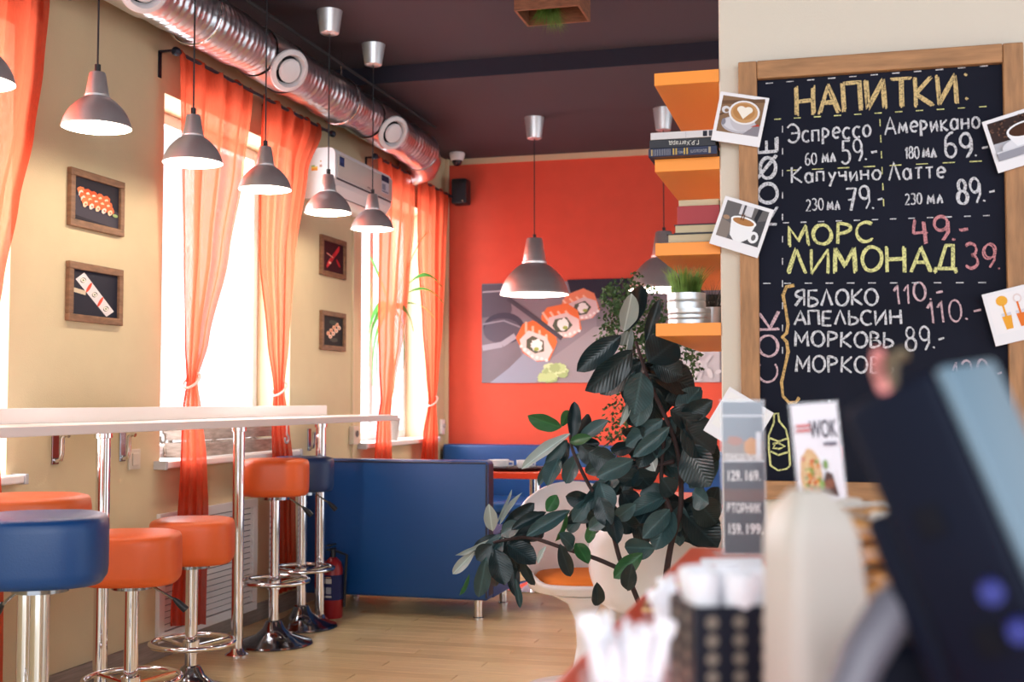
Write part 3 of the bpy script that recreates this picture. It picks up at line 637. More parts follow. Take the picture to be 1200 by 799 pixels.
t = thing('serving_tray', 'black round-edged serving tray on the red table', 'tray', (tx, ty, tz)); b = B()
lathe(b, [(0, 0), (.15, 0), (.185, .012), (.19, .022), (.182, .021), (.148, .006), (0, .006)], 44, sx=1.2, sy=.85); obj('tray_body', b, blackp, t, smooth=True)
def cup(label, x, y, r, hgt):
    t = thing('coffee_cup', label, 'cup', (x, y, tz+.0065), .5, 'white cups on the tray')
    b = B(); lathe(b, [(0, 0), (r*.6, 0), (r*.95, hgt*.35), (r, hgt), (r*.94, hgt), (r*.88, hgt*.4), (.0, hgt*.15)], 32); obj('bowl', b, glossw, t, smooth=True)
    b = B(); tube(b, [(r*.9, 0, hgt*.8), (r*1.4, 0, hgt*.75), (r*1.4, 0, hgt*.4), (r*.85, 0, hgt*.3)], .006, 8); obj('handle', b, glossw, t, smooth=True)
cup('wide white bowl on the tray, left one', tx-.075, ty-.01, .068, .058); cup('smaller white cup on the tray, right one', tx+.085, ty+.02, .05, .056)

# fire extinguisher
q0 = at(399, 700, 6.6)
t = thing('fire_extinguisher', 'red fire extinguisher standing before the blue sofa', 'fire extinguisher', (q0[0]-.045, q0[1], 0)); rm = mat('extinguisher_red', srgb('961A20'), .35)
b = B(); lathe(b, [(0, 0), (.05, 0), (.055, .01), (.055, .26), (.045, .30), (.02, .325), (0, .33)], 32); obj('cylinder', b, rm, t, smooth=True)
b = B(); lathe(b, [(.0555, .10), (.0558, .10), (.0558, .235), (.0555, .235)], 32); obj('label_band', b, flat('2A2E58'), t, smooth=True)
p = Pic((-.018, -.0562, .19), (1, 0, 0), (0, 0, 1)); p.rect(0, 0, .034, .026, 'D8D4D0'); p.rect(.002, -.055, .032, -.02, 'A8A8B4'); p.rect(0, -.075, .034, -.065, 'D8D4D0'); p.rect(0, .03, .03, .036, 'D0A080'); p.done('label_print', t)
b = B(); cyl(b, (0, 0, .325), (0, 0, .37), .014, 14); box(b, -.01, .01, -.07, .02, .37, .378); box(b, -.01, .01, -.07, .02, .392, .40); obj('valve', b, blackp, t)
b = B(); tube(b, [(.02, 0, .36), (.08, 0, .34), (.072, 0, .2), (.066, 0, .06)], .008, 8); obj('hose', b, blackp, t, smooth=True)

# ---------------------------------------------------------------- white moulded armchairs
def chair(label, x, y, rz, zc=0):
    t = thing('shell_chair', label, 'chair', (x, y, 0), rz, 'white moulded shell chairs')
    # front = +Y. closed shell rim path: back top, arm, front lip; surface swept from seat centre
    NA, NR = 56, 16; bm = B(); g = []
    def rim(a):                                   # a=0 front (+Y), PI back
        s = .5-.5*math.cos(a)                     # 0 front .. 1 back
        rx = .275*(1-.08*s); ry = .26 if math.cos(a) > 0 else .25
        X = rx*math.sin(a)*(1+.05*math.sin(a)**2); Y = ry*math.cos(a)*(1.0 if math.cos(a) > 0 else 1.12)
        z = .445 + .0*s; k = max(0, s-.12)/.88; z += .215*min(1, k/.42)**1.6 if k < .42 else .215+.17*((k-.42)/.58)**.9
        if s > .82: X *= .98
        return V((X, Y, z))
    for i in range(NA):
        a = 2*PI*i/NA; e = rim(a); row = []
        for j in range(NR+1):
            u = j/NR; r = u
            b0 = V((e.x*.80*min(1, r*1.45), e.y*.80*min(1, r*1.45), .405+.0*r)); 
            k = max(0, (r-.62)/.38); pt = V((e.x*(.80*min(1, r*1.45)*(1-k)+k), e.y*(.80*min(1, r*1.45)*(1-k)+k), .405+(e.z-.405)*k**1.5))
            row.append(bm.verts.new(pt))
        g.append(row)
    for i in range(NA):
        for j in range(1, NR): bm.faces.new((g[i][j], g[(i+1) % NA][j], g[(i+1) % NA][j+1], g[i][j+1]))
    bm.faces.new([g[i][1] for i in range(NA)])
    for i in range(NA): bm.verts.remove(g[i][0])
    o = obj('shell', bm, glossw, t, smooth='all')
    m = o.modifiers.new('thick', 'SOLIDIFY'); m.thickness = .016; m.offset = -1
    b = B(); lathe(b, [(.0005, .414), (.17, .412), (.20, .425), (.205, .445), (.19, .468), (.12, .478), (.0005, .48)], 44, sq=.5); obj('cushion', b, cushion, t, smooth='all')
    b = B(); lathe(b, [(0, 0), (.24, 0), (.245, .006), (.20, .016), (.09, .04), (.045, .09), (.03, .18), (.035, .28), (.07, .35), (.14, .388), (.14, .392), (0, .392)], 44); obj('pedestal', b, glossw, t, smooth=True)
    return t
chair('white shell armchair with orange cushion, facing right beside the sofa', *tuple(at(684, 600, 5.0))[:2], R(-158))
chair('white shell chair seen from behind, close under the ficus leaves', *tuple(at(776, 600, 4.55))[:2], R(22))

# ---------------------------------------------------------------- chalkboard
YF = YC-.012                     # board face
tl, tr = on(1, YF-.02, 865, 75), on(1, YF-.02, 1199, 47); x0, x1 = tl[0], tr[0]; zt = (tl[2]+tr[2])/2; zb = on(1, YF-.02, 897, 585)[2]; fw = .05
CB = thing('chalkboard', 'large black chalk menu board in a wooden frame on the wall', 'menu board', ((x0+x1)/2, YC, zb))
ob = V(CB.location)
def cb_box(nm, a, m, d0, d1, bev=.003):
    b = B(); box(b, a[0]-ob.x, a[1]-ob.x, d0-ob.y, d1-ob.y, a[2]-ob.z, a[3]-ob.z, bev); return obj(nm, b, m, CB)
cb_box('frame_rail', (x0+fw+.001, x1-fw-.001, zt-fw, zt), wood_fh, YC-.034, YC-.001); cb_box('frame_rail', (x0+fw+.001, x1-fw-.001, zb, zb+fw), wood_fh, YC-.034, YC-.001)
cb_box('frame_stile', (x0, x0+fw, zb, zt), wood_f, YC-.034, YC-.001); cb_box('frame_stile', (x1-fw, x1, zb, zt), wood_f, YC-.034, YC-.001)
cb_box('board_panel', (x0+fw, x1-fw, zb+fw, zt-fw), board_m, YF, YC-.001, 0)

def arc(cx, cy, rx, ry, a0, a1, n=12): return [(cx+rx*math.cos(R(a0+(a1-a0)*i/n)), cy+ry*math.sin(R(a0+(a1-a0)*i/n))) for i in range(n+1)]
O_ = arc(.35, .5, .35, .5, 90, 450, 20)
G = {  # glyph: (advance, strokes) in a unit-high box
 'Н': (.7, [[(0, 0), (0, 1)], [(.6, 0), (.6, 1)], [(0, .5), (.6, .52)]]), 'А': (.75, [[(0, 0), (.34, 1), (.68, 0)], [(.12, .35), (.56, .35)]]),
 'П': (.7, [[(0, 0), (0, 1), (.6, 1), (.6, 0)]]), 'И': (.75, [[(0, 1), (0, 0), (.6, 1), (.6, 0)]]), 'Т': (.7, [[(0, 1), (.64, 1)], [(.32, 1), (.32, 0)]]),
 'К': (.65, [[(0, 0), (0, 1)], [(.55, 1), (.03, .45), (.58, 0)]]), 'М': (.85, [[(0, 0), (.04, 1), (.37, .25), (.70, 1), (.74, 0)]]), 'О': (.8, [O_]),
 'Р': (.62, [[(0, 0), (0, 1)]+arc(.0, .74, .5, .26, 90, -90)]), 'С': (.7, [arc(.36, .5, .36, .5, 50, 310, 18)]), 'Л': (.72, [[(0, 0), (.3, 1), (.62, 0)]]),
 'Д': (.85, [[(0, -.12), (.02, .05), (.7, .05), (.72, -.12)], [(.12, .05), (.34, 1), (.58, 1), (.6, .05)]]), 'Я': (.65, [[(.52, 0), (.52, 1)]+arc(.52, .74, .5, .26, 90, 270), [(.35, .48), (0, 0)]]),
 'Б': (.62, [[(.5, 1), (0, 1), (0, 0)]+arc(.05, .27, .48, .27, -90, 90)+[(0, .54)]]), 'Е': (.6, [[(.5, 1), (0, 1), (0, 0), (.5, 0)], [(0, .52), (.42, .52)]]),
 'Ь': (.58, [[(0, 1), (0, 0)]+arc(.05, .27, .45, .27, -90, 90)+[(0, .54)]]), 'В': (.62, [[(0, 0), (0, 1)]+arc(.05, .77, .38, .23, 90, -90)+arc(.05, .27, .48, .27, 90, -90)+[(0, 0)]]),
 'Ф': (.85, [arc(.38, .5, .38, .4, 0, 360, 20), [(.0, 1.0), (.8, .05)]]), 'Э': (.72, [arc(.25, .5, .4, .5, 140, -140, 18), [(.15, .5), (.62, .52)]]), 'У': (.6, [[(0, 1), (.28, .45)], [(.55, 1), (.15, -.1)]]),
 'с': (.5, [arc(.25, .3, .25, .3, 50, 310)]), 'п': (.52, [[(0, 0), (0, .6), (.38, .6), (.38, 0)]]), 'р': (.5, [[(0, -.25), (0, .6)]+arc(.02, .36, .34, .24, 90, -90)]),
 'е': (.52, [[(.02, .3), (.42, .34)]+arc(.23, .32, .22, .29, 10, 310)]), 'о': (.54, [arc(.22, .3, .22, .3, 90, 450, 16)]), 'м': (.62, [[(0, 0), (.08, .6), (.25, .1), (.42, .6), (.5, 0)]]),
 'и': (.5, [[(0, .6), (.02, 0), (.36, .6), (.38, 0)]]), 'к': (.48, [[(0, 0), (0, .62)], [(.36, .62), (.02, .3), (.4, 0)]]), 'а': (.54, [arc(.2, .3, .2, .3, 30, 390, 16), [(.4, .6), (.42, 0)]]),
 'н': (.52, [[(0, 0), (0, .6)], [(.4, 0), (.4, .6)], [(0, .3), (.4, .32)]]), 'у': (.5, [[(0, .6), (.2, .2)], [(.4, .6), (.1, -.3)]]), 'ч': (.5, [[(0, .6), (.04, .32), (.36, .34)], [(.38, .62), (.38, 0)]]),
 'т': (.52, [[(0, .6), (.42, .62)], [(.21, .6), (.21, 0)]]), 'л': (.48, [[(0, 0), (.18, .6), (.38, 0)]]),
 '0': (.66, [arc(.28, .5, .28, .5, 90, 450, 18)]), '1': (.36, [[(.0, .7), (.2, 1), (.2, 0)]]), '2': (.62, [arc(.26, .72, .24, .27, 150, -40)+[(0, 0), (.52, .02)]]),
 '3': (.6, [arc(.2, .75, .26, .25, 140, -80)+arc(.2, .26, .3, .27, 85, -140)]), '4': (.62, [[(.1, 1), (0, .45), (.5, .45)], [(.4, .9), (.4, 0)]]), '5': (.62, [[(.5, 1), (.1, 1), (.06, .55)]+arc(.2, .3, .28, .3, 100, -140)]),
 '6': (.6, [arc(.45, .6, .42, .42, 95, 175)+arc(.26, .28, .25, .28, 160, -200, 18)]), '7': (.55, [[(0, 1), (.5, 1), (.15, 0)], [(.08, .5), (.42, .5)]]), '8': (.62, [arc(.27, .76, .2, .24, -90, 270, 16), arc(.27, .26, .27, .27, 90, 450, 16)]),
 '9': (.6, [arc(.26, .7, .25, .29, 0, 360, 16), [(.51, .75), (.5, .3), (.3, 0)]]), '.': (.25, [[(.05, .0), (.1, .06)]]), '-': (.5, [[(.05, .38), (.4, .42)]]), ':': (.3, [[(.08, .05), (.14, .1)], [(.08, 1.1), (.14, 1.16)]]),
 ' ': (.4, [])}
def chalk_strokes(name, strokes, w, passes, col, jit, label=None):
    """strokes in board plane: list of point lists (x,z world)"""
    bm = B(); k = 0
    for s in strokes:
        for ps in range(passes):
            dx, dz = (0, 0) if passes == 1 else (random.uniform(-jit, jit), random.uniform(-jit, jit)); pr = None; k += 1
            for i, (x, z) in enumerate(s):
                a = s[max(i-1, 0)]; c = s[min(i+1, len(s)-1)]; l = math.hypot(c[0]-a[0], c[1]-a[1]) or 1e-6; nx, nz = -(c[1]-a[1])/l, (c[0]-a[0])/l
                ww = w*random.uniform(.35, .6); yy = YF-.0006-.00004*(k % 12)
                e = (bm.verts.new((x+dx-nx*ww-ob.x, yy-ob.y, z+dz-nz*ww-ob.z)), bm.verts.new((x+dx+nx*ww-ob.x, yy-ob.y, z+dz+nz*ww-ob.z)))
                if pr: bm.faces.new((pr[0], pr[1], e[1], e[0]))
                pr = e
    me = bpy.data.meshes.new(name); bm.to_mesh(me); bm.free(); me.materials.append(CH[col]); o = link(name, me, CB)
    if 'dash' in name or 'doodle' in name: o['kind'] = 'stuff'
    if label: o['label'] = label
    return o
def bp(px, py): p = on(1, YF, px, py); return V((p[0], p[2]))
def word(text, a, c, hpx, col='white', w=.0058, passes=1, jit=.001, label=None):
    w = .0040 if hpx <= 13 and w > .005 else w; p0, p1 = bp(*a), bp(*c); d = p1-p0; ln = d.length; d.normalize(); up = V((-d.y, d.x)); H = hpx*3.4/F_PX
    adv = sum(G[ch][0] for ch in text)+.12*(len(text)-1); sx = ln/adv; x = 0; S = []
    for ch in text:
        wd, st = G[ch]; jy = random.uniform(-.04, .04); rot = random.uniform(-.04, .04)
        for s in st:
            if len(s) == 2 or len(s) < 6:      # subdivide straight strokes a little
                s2 = []
                for (u0, v0), (u1, v1) in zip(s, s[1:]): s2 += [(u0, v0), ((u0+u1)/2+random.uniform(-.01, .01), (v0+v1)/2)]
                s = s2+[s[-1]]
            S.append([tuple(p0+d*((x+u+rot*v)*sx)+up*((v+jy)*H)) for u, v in s])
        x += wd+.12
    return chalk_strokes('chalk_lettering', S, w, passes, col, jit, label)
wd = .0035
word('НАПИТКИ', (934, 134), (1126, 119), 31, 'gold', .0036, 8, .0055, 'gold chalk heading'); word(':', (1130, 118), (1139, 117), 26, 'gold', .006, 4, .002)
word('Эспрессо', (925, 167), (1022, 160), 21); word('59', (987, 191), (1012, 189), 26, 'white', .004, 3, .0025); word('.-', (1013, 188), (1030, 187), 24, 'white', .005, 2, .001)
word('60', (944, 193), (958, 192), 13); word('мл', (964, 191), (980, 190), 17)
word('Американо', (1037, 158), (1150, 150), 20); word('180', (1061, 186), (1078, 185), 13); word('мл', (1082, 185), (1098, 184), 17); word('69', (1108, 185), (1141, 183), 27, 'white', .004, 3, .0025); word('.-', (1142, 183), (1160, 182), 24)
word('Капучино', (928, 214), (1034, 210), 18); word('230', (945, 247), (966, 246), 13); word('мл', (970, 246), (985, 245), 16); word('79', (994, 246), (1021, 244), 25, 'white', .004, 3, .0022); word('.-', (1022, 244), (1036, 243), 22)
word('Латте', (1042, 211), (1109, 208), 20); word('230', (1061, 240), (1081, 239), 12); word('мл', (1087, 239), (1106, 238), 16); word('89', (1123, 239), (1151, 236), 27, 'white', .0045, 3, .0028); word('.-', (1152, 236), (1168, 235), 24)
word('МОРС', (925, 288), (1026, 282), 22, 'yellow', .0042, 5, .0032, 'yellow chalk word'); word('49', (1072, 285), (1115, 281), 27, 'pink', .004, 4, .003, 'pink chalk price'); word('.-', (1116, 281), (1137, 279), 25, 'pink', .006, 3, .002)
word('ЛИМОНАД', (924, 320), (1125, 317), 27, 'yellow', .0042, 6, .0038, 'yellow chalk word'); word('39', (1133, 315), (1168, 314), 27, 'pink', .004, 4, .003, 'pink chalk price'); word('.', (1169, 315), (1174, 315), 24, 'pink')
word('ЯБЛОКО', (932, 359), (1031, 357), 18, 'white', .0066); word('110', (1049, 356), (1088, 353), 21, 'pale', .0042, 2, .0016); word('.-', (1089, 352), (1108, 350), 20, 'pale')
word('АПЕЛЬСИН', (931, 381), (1058, 380), 16, 'white', .0066); word('110', (1089, 379), (1130, 375), 24, 'pale', .0042, 2, .0016); word('.-', (1131, 375), (1153, 373), 24, 'pale')
word('МОРКОВЬ', (932, 406), (1048, 407), 17, 'white', .0066); word('89', (1062, 411), (1092, 410), 26, 'white', .004, 3, .002); word('.-', (1093, 408), (1110, 405), 22)
word('МОРКОВЬ', (933, 435), (1048, 438), 18, 'white', .0066); word('120', (1118, 453), (1163, 449), 28, 'pale', .004, 3, .002); word('.-', (1164, 449), (1177, 448), 26, 'pale'); word('УТ', (1086, 466), (1112, 466), 13)
word('КОФЕ', (911, 262), (911, 158), 22, 'white', .0046, 5, .0036); word('СОК', (912, 447), (912, 363), 22, 'pale', .0042, 4, .0028)
def dash(a, c, n, fill=.35, col='white', w=.003):
    p0, p1 = bp(*a), bp(*c); S = []
    for i in range(n):
        u0 = (i+.1)/n; u1 = (i+.1+fill)/n; S.append([tuple(p0.lerp(p1, u0)), tuple(p0.lerp(p1, u1))])
    chalk_strokes('chalk_dashes', S, w, 1, col, 0)
dash((895, 98), (1172, 76), 11); dash((905, 140), (1170, 124), 11, .35, 'yellow'); dash((919, 200), (1165, 188), 8, .45, 'yellow'); dash((895, 262), (1172, 252), 13); dash((892, 332), (1170, 331), 11)
dash((917, 145), (917, 430), 11, .3); dash((1031, 138), (1036, 250), 6, .45, 'yellow')
# brace, bottle and doodles
chalk_strokes('chalk_brace', [[tuple(bp(x, y)) for x, y in ((931, 334), (922, 336), (918, 346), (921, 362), (924, 380), (922, 390), (917, 395), (922, 400), (924, 412), (920, 430), (916, 448), (918, 464), (925, 472), (933, 471), (937, 466))]], .0075, 3, 'ochre', .0012, 'ochre chalk curly brace')
bt = [(907, 485), (907, 495), (901, 510), (901, 525), (903, 545), (912, 551), (922, 549), (926, 545), (924, 515), (921, 503), (913, 493), (912, 484), (907, 485)]
chalk_strokes('chalk_bottle', [[tuple(bp(*v)) for v in bt], [tuple(bp(*v)) for v in ((902, 513), (912, 517), (924, 513))], [tuple(bp(*v)) for v in ((903, 529), (912, 533), (925, 529))],
              [tuple(bp(*v)) for v in ((906, 520), (912, 519), (920, 523), (913, 526), (906, 525), (908, 522), (906, 520))]], .005, 2, 'yellow', .0006, 'yellow chalk drawing of a bottle')
D = []
for cx, cy, r in ((1146, 503, 2), (1162, 508, 2.5), (1154, 523, 2.5), (1168, 533, 2), (1140, 480, 1.5), (1160, 482, 2.5), (1130, 494, 1.5), (972, 470, 1), (978, 489, 2)): D.append([tuple(bp(cx+r*math.cos(a), cy+r*math.sin(a))) for a in [i*PI/4 for i in range(9)]])
D += [[tuple(bp(1141, 480)), tuple(bp(1150, 481)), tuple(bp(1159, 481))], [tuple(bp(979, 506)), tuple(bp(985, 494))], [tuple(bp(1146, 475)), tuple(bp(1144, 481))]]
chalk_strokes('chalk_doodles', D, .003, 1, 'white', 0)
chalk_strokes('chalk_ring', [[tuple(bp(980+7*math.cos(a), 533+15*math.sin(a))) for a in [i*PI/8 for i in range(17)]]], .005, 3, 'pink', .0012, 'pink chalk ring')

# polaroid style photos pinned to the board frame
def photo(label, corners, paint, cap=.2, side=.07):
    """corners: tl,tr,br,bl in photo pixels on the plane just before the frame"""
    yy = YC-.045; c = [on(1, yy, *k) for k in corners]; u = (c[1]-c[0]); w = u.length; u.normalize(); v = c[0]-c[3]; h = v.length; v = (v-u*v.dot(u)).normalized(); o = c[3]
    t = thing('instant_photo', label, 'photo', (o+u*w/2+v*h/2), 0, 'instant photos stuck around the chalkboard'); L = V(t.location)
    b = B(); n = u.cross(v); M = Mx((tuple(u)+(0,), tuple(v)+(0,), tuple(n)+(0,), (0, 0, 0, 1))).transposed()
    box(b, -w/2, w/2, -h/2, h/2, -.0018, 0, .0006, Mx(M), seg=1); obj('photo_paper', b, paper, t)
    b = B(); box(b, -.02, .02, -.02, .02, -.010, -.0019, 0, Mx(M)); obj('mounting_pad', b, paper, t)
    m = side*w; p = Pic(u*(-w/2+m)+v*(-h/2+cap*h)+n*.0001, u, v); paint(p, w-2*m, h-cap*h-m); p.done('photo_print', t); return t
def latte(p, w, h):
    p.rect(0, 0, w, h, '8A6A50'); p.line([(0, h*.8), (w, h)], .01, '6E523E'); p.line([(0, h*.45), (w*.4, h*.75)], .004, '5E4636'); p.ell(w*.5, h*.25, w*.42, h*.24, 'B9B6C0'); p.ell(w*.5, h*.27, w*.38, h*.2, 'D4D2DA')
    p.poly([(w*.62, 0), (w, 0), (w, h*.3), (w*.85, h*.28)], '8C8790'); p.ell(w*.13, h*.62, w*.10, h*.10, 'DAD8DE'); p.ell(w*.15, h*.60, w*.05, h*.05, '8A6A50')
    p.ell(w*.57, h*.42, w*.30, h*.34, 'C6C2CA'); p.ell(w*.57, h*.60, w*.37, h*.33, 'ECE8EA'); p.ell(w*.57, h*.60, w*.32, h*.285, 'C89A6A'); p.ell(w*.56, h*.62, w*.26, h*.22, 'B98552')
    p.ell(w*.49, h*.68, w*.10, h*.09, 'F4ECE0'); p.ell(w*.66, h*.68, w*.10, h*.09, 'F4ECE0'); p.poly([(w*.39, h*.66), (w*.58, h*.74), (w*.76, h*.66), (w*.57, h*.42)], 'F4ECE0'); p.poly([(w*.78, h*.24), (w*.95, h*.34), (w*.98, h*.28)], 'B8402E')
    p.ell(w*.13, h*.28, w*.05, h*.09, '8B8894')
def espresso(p, w, h):
    p.rect(0, 0, w, h, '6A6668'); p.poly([(0, h*.5), (w*.3, h*.4), (w*.25, 0), (0, 0)], '8A7E78'); p.poly([(w*.5, h*.5), (w, h*.75), (w, 0), (w*.6, 0)], '4A4A50'); p.ell(w*.1, h*.55, w*.08, h*.06, 'A88870')
    p.rect(w*.35, h*.72, w*.65, h, 'D8D6DC'); p.rect(w*.42, h*.72, w*.47, h, '55535A'); p.poly([(w*.72, h*.7), (w*.8, h*.62), (w*.85, h), (w*.75, h)], '2A2A32')
    p.poly([(w*.22, h*.55), (w*.80, h*.55), (w*.72, h*.12), (w*.60, 0), (w*.42, 0), (w*.30, h*.12)], 'F2F2F6'); p.ell(w*.51, h*.56, w*.30, h*.13, 'FAFAFC'); p.ell(w*.51, h*.55, w*.25, h*.095, 'B07A4A')
    p.ell(w*.83, h*.22, w*.12, h*.16, 'F2F2F6'); p.ell(w*.84, h*.22, w*.05, h*.085, '6A6668')
    p.line([(w*.44, h*.58), (w*.44, h*.75)], .003, '6A3E20'); p.line([(w*.49, h*.58), (w*.49, h*.75)], .003, '6A3E20')
def beans(p, w, h):
    p.rect(0, 0, w, h, 'B9B9C2'); p.rect(0, h*.45, w, h, '3A2A28')
    for i in range(60): p.ell(random.uniform(0, w), random.uniform(h*.5, h*.98), w*.028, h*.022, random.choice(('5A3E34', '2A1C1C', '6E4E40')), rot=random.random()*3)
    p.ell(w*.55, h*.25, w*.42, h*.2, 'E0E0E8'); p.poly([(w*.3, h*.55), (w, h*.6), (w*.95, h*.2), (w*.7, h*.12), (w*.45, h*.2)], 'F0F0F6'); p.ell(w*.68, h*.6, w*.38, h*.2, 'F4F4F8'); p.ell(w*.68, h*.6, w*.33, h*.16, '4A2C1E')
    p.rect(0, 0, w, h*.2, '9A9AA6'); p.line([(0, h*.2), (w, h*.22)], .004, 'D8D8E0')
def juice(p, w, h):
    p.rect(0, 0, w, h, 'F4F0F4')
    for k, c in ((0, 'F0A838'), (1, 'E87830'), (2, 'E8A040')):
        x = w*(.2+.3*k); p.poly([(x, h*.42), (x+w*.2, h*.42), (x+w*.17, h*.08), (x+w*.03, h*.08)], c); p.poly([(x, h*.5), (x+w*.2, h*.5), (x+w*.2, h*.42), (x, h*.42)], 'DAD8E4')
        if k == 0: p.ell(x+w*.08, h*.82, w*.12, h*.13, 'F0B040')
        else: p.ell(x+w*.1, h*.8, w*.09, h*.12, 'E8D8D8'); p.ell(x+w*.1, h*.8, w*.06, h*.08, 'F4F0F4')
        p.line([(x+w*.08, h*.72), (x+w*.09, h*.42)], .005, c)
photo('instant photo of latte art with a heart, top left of board', ((845, 107), (902, 115), (891, 176), (833, 164)), latte)
photo('instant photo of espresso pouring into a white cup, left of board', ((850, 229), (907, 246), (888, 303), (831, 285)), espresso)
photo('instant photo of a coffee cup among beans, right edge of board', ((1151, 143), (1217, 122), (1236, 182), (1170, 203)), beans)
photo('white photo of orange juice glasses, right edge of board', ((1148, 346), (1213, 330), (1232, 390), (1167, 406)), juice)
def backside(p, w, h): p.rect(0, 0, w, h, 'F2F0F0'); p.line([(w*.45, h*.6), (w*.5, h*.78), (w*.55, h*.62)], .004, 'D8A860'); p.ell(w*.4, h*.3, w*.1, h*.12, 'E8C890')
photo('tilted white photo behind the clear menu holder, bottom left of board', ((855, 453), (907, 484), (877, 535), (824, 504)), backside)

# ---------------------------------------------------------------- shelves on the partition side
XS = on(1, YC, 768, 285)[0]; SD = 1.12
shz = []
for (ta, tb), lab in (((86, 100), 'orange laminate wall shelf, empty top one of four'), ((187, 197), 'orange wall shelf carrying the stack of dark books'), ((285, 297), 'orange wall shelf carrying the red book stack'), ((379, 392), 'orange wall shelf carrying the grass pot, lowest')):
    z1 = on(1, YC, 768, ta)[2]; z0 = z1-.036; shz.append(z1)
    t = thing('wall_shelf', lab, 'shelf', (XC, YC, z0), 0, 'orange shelves on the partition')
    b = B(); box(b, XS-XC, -.0005, 0, SD, 0, .036, .001, seg=1); obj('shelf_board', b, shelf_m, t)
    b = B(); box(b, XS-XC, -.0005, -.0009, -.0001, .0005, .0355); obj('edge_band', b, mat('orange_edge', srgb('FF9A30'), .4), t)
    b = B(); box(b, -.006, -.0006, .2, .9, -.02, -.0005); obj('bracket', b, darkchr, t)
def book(label, x0, x1, y0, dep, z0, th, cover, grp, spine=True, rot=0, txt=None, bands=None, tcol='E8E4DC', ts=.014):
    L = x1-x0; t = thing('book', label, 'book', ((x0+x1)/2, y0+dep/2, z0), rot, grp); cm = mat('cover_'+cover, srgb(cover), .5); c = .0025
    b = B(); box(b, -L/2, L/2, -dep/2, dep/2, 0, c); box(b, -L/2, L/2, -dep/2, dep/2, th-c, th)
    if spine: box(b, -L/2, L/2, -dep/2-.001, -dep/2+.002, 0, th, .0008, seg=1)
    else: box(b, -L/2, L/2, dep/2-.002, dep/2+.001, 0, th, .0008, seg=1)
    obj('cover', b, cm, t); b = B(); box(b, -L/2+.004, L/2-.004, -dep/2+.004, dep/2-.004, c, th-c); obj('page_block', b, pages, t)
    if bands: 
        p = Pic((-L/2, -dep/2-.0012, 0), (1, 0, 0), (0, 0, 1))
        for a, w2, h in bands: p.rect(a*L, th*.12, a*L+w2, th*.88, h)
        p.done('spine_bands', t)
    if txt:
        for body, a, wdt, up in txt:
            u = (1, 0, 0) if not up else (-1, 0, 0); v = (0, 0, 1) if not up else (0, 0, -1); o = (-L/2+a*L+(wdt if up else 0), -dep/2-.0015, th*.28 if not up else th*.74)
            text_mesh('spine_title', body, o, u, v, ts, flat(tcol), t, width=wdt)
    return t
yb0 = YC-.035; g1 = 'books stacked on the second shelf'
def X(px, y=yb0): return on(1, y, px, 200)[0]
z = shz[1]+.0005; xr = XC-.004
book('dark blue book with gold bands, bottom of the stack on the shelf', X(760), xr, yb0, .15, z, .0235, '1A2448', g1, bands=[(.04, .004, 'B8A070')] + [(.08+.026*_i, .0016, '9A9AA4') for _i in range(10)] + [ (.36, .004, 'C8A860'), (.40, .004, 'C8A860'), (.52, .004, 'C8A860'), (.56, .004, 'C8A860'), (.88, .006, 'B0A088')], txt=[('том', .43, .016, False), ('ШОЛОХОВ', .62, .045, False)], tcol='A8A8B0', ts=.011)
book('black paperback with white inverted title, middle of the stack', X(761), xr-.004, yb0+.004, .145, z+.0245, .0235, '22222C', g1, txt=[('Г.Р.Хаггард', .30, .083, True)], ts=.017)
book('white paperback lying on top of the dark book stack', X(762.5), xr-.002, yb0+.002, .14, z+.049, .0200, 'D8D2D4', g1, bands=[(.80, .012, '30303A'), (.89, .010, '50505A'), (.54, .001, 'A8A4B0')])
g2 = 'books stacked on the third shelf'; z = shz[2]+.0005; yb1 = YC+.02
book('black covered book with pages outward, bottom of the red book stack', X(781, yb1), xr, yb1, .16, z, .027, '16161E', g2, spine=False)
book('pale bound book under the thick red book', X(789, yb1), xr, yb1+.004, .15, z+.0275, .026, '2A2630', g2, spine=False)
t = book('thick worn red book lying on top of the pale book', X(793, yb1), xr, yb1+.006, .15, z+.054, .052, 'A83038', g2, bands=None)
b = B(); box(b, -(xr-X(795, yb1))/2, (xr-X(795, yb1))/2, -.06, .07, .0525, .072, .002); obj('loose_pages', b, pages, t)
# tins and grass pot
z = shz[3]+.0003
def ribbed(r, h, n=4):
    pr = [(0, 0), (r, 0)]
    for i in range(1, n*6):
        u = i/(n*6); pr.append((r-(.0016 if i % 6 == 0 else 0), h*u))
    pr += [(r, h), (r-.002, h), (r-.003, h-.008), (0, h-.01)]; return pr
q0 = on(1, YC+.075, 808, 379); t = thing('round_tin', 'ribbed galvanised tin standing under the grass pot', 'tin', (q0[0], q0[1], z)); b = B(); lathe(b, ribbed(.061, .043, 3), 48); obj('tin_body', b, steel, t, smooth=True)
q1 = on(1, YC+.075, 804.5, 361); t = thing('grass_pot', 'galvanised pot of green grass on the lowest orange shelf', 'plant pot', (q1[0], q1[1], z+.0435))
b = B(); lathe(b, ribbed(.055, .045, 2), 48); obj('pot', b, steel, t, smooth=True); b = B(); lathe(b, [(0, .036), (.05, .036)], 24); obj('soil', b, soil, t)
tag(obj('grass', grass(B(), (-.002, 0, .036), 420, .040, .098, False, .5), mat('pot_grass', srgb('7C9A48'), .6, var=.45, vscale=40), t), kind='stuff')
t2 = thing('spiky_plant', 'small dark spiky plant behind the grass pot', 'plant', (q1[0]+.055, q1[1]+.17, z)); b = B(); lathe(b, [(0, 0), (.028, 0), (.034, .06), (0, .06)], 24); obj('pot', b, steel, t2, smooth=True)
tag(obj('foliage', grass(B(), (0, 0, .058), 40, .02, .10, False, 1.6), mat('dark_blade', srgb('3A3A34'), .6), t2), kind='stuff')
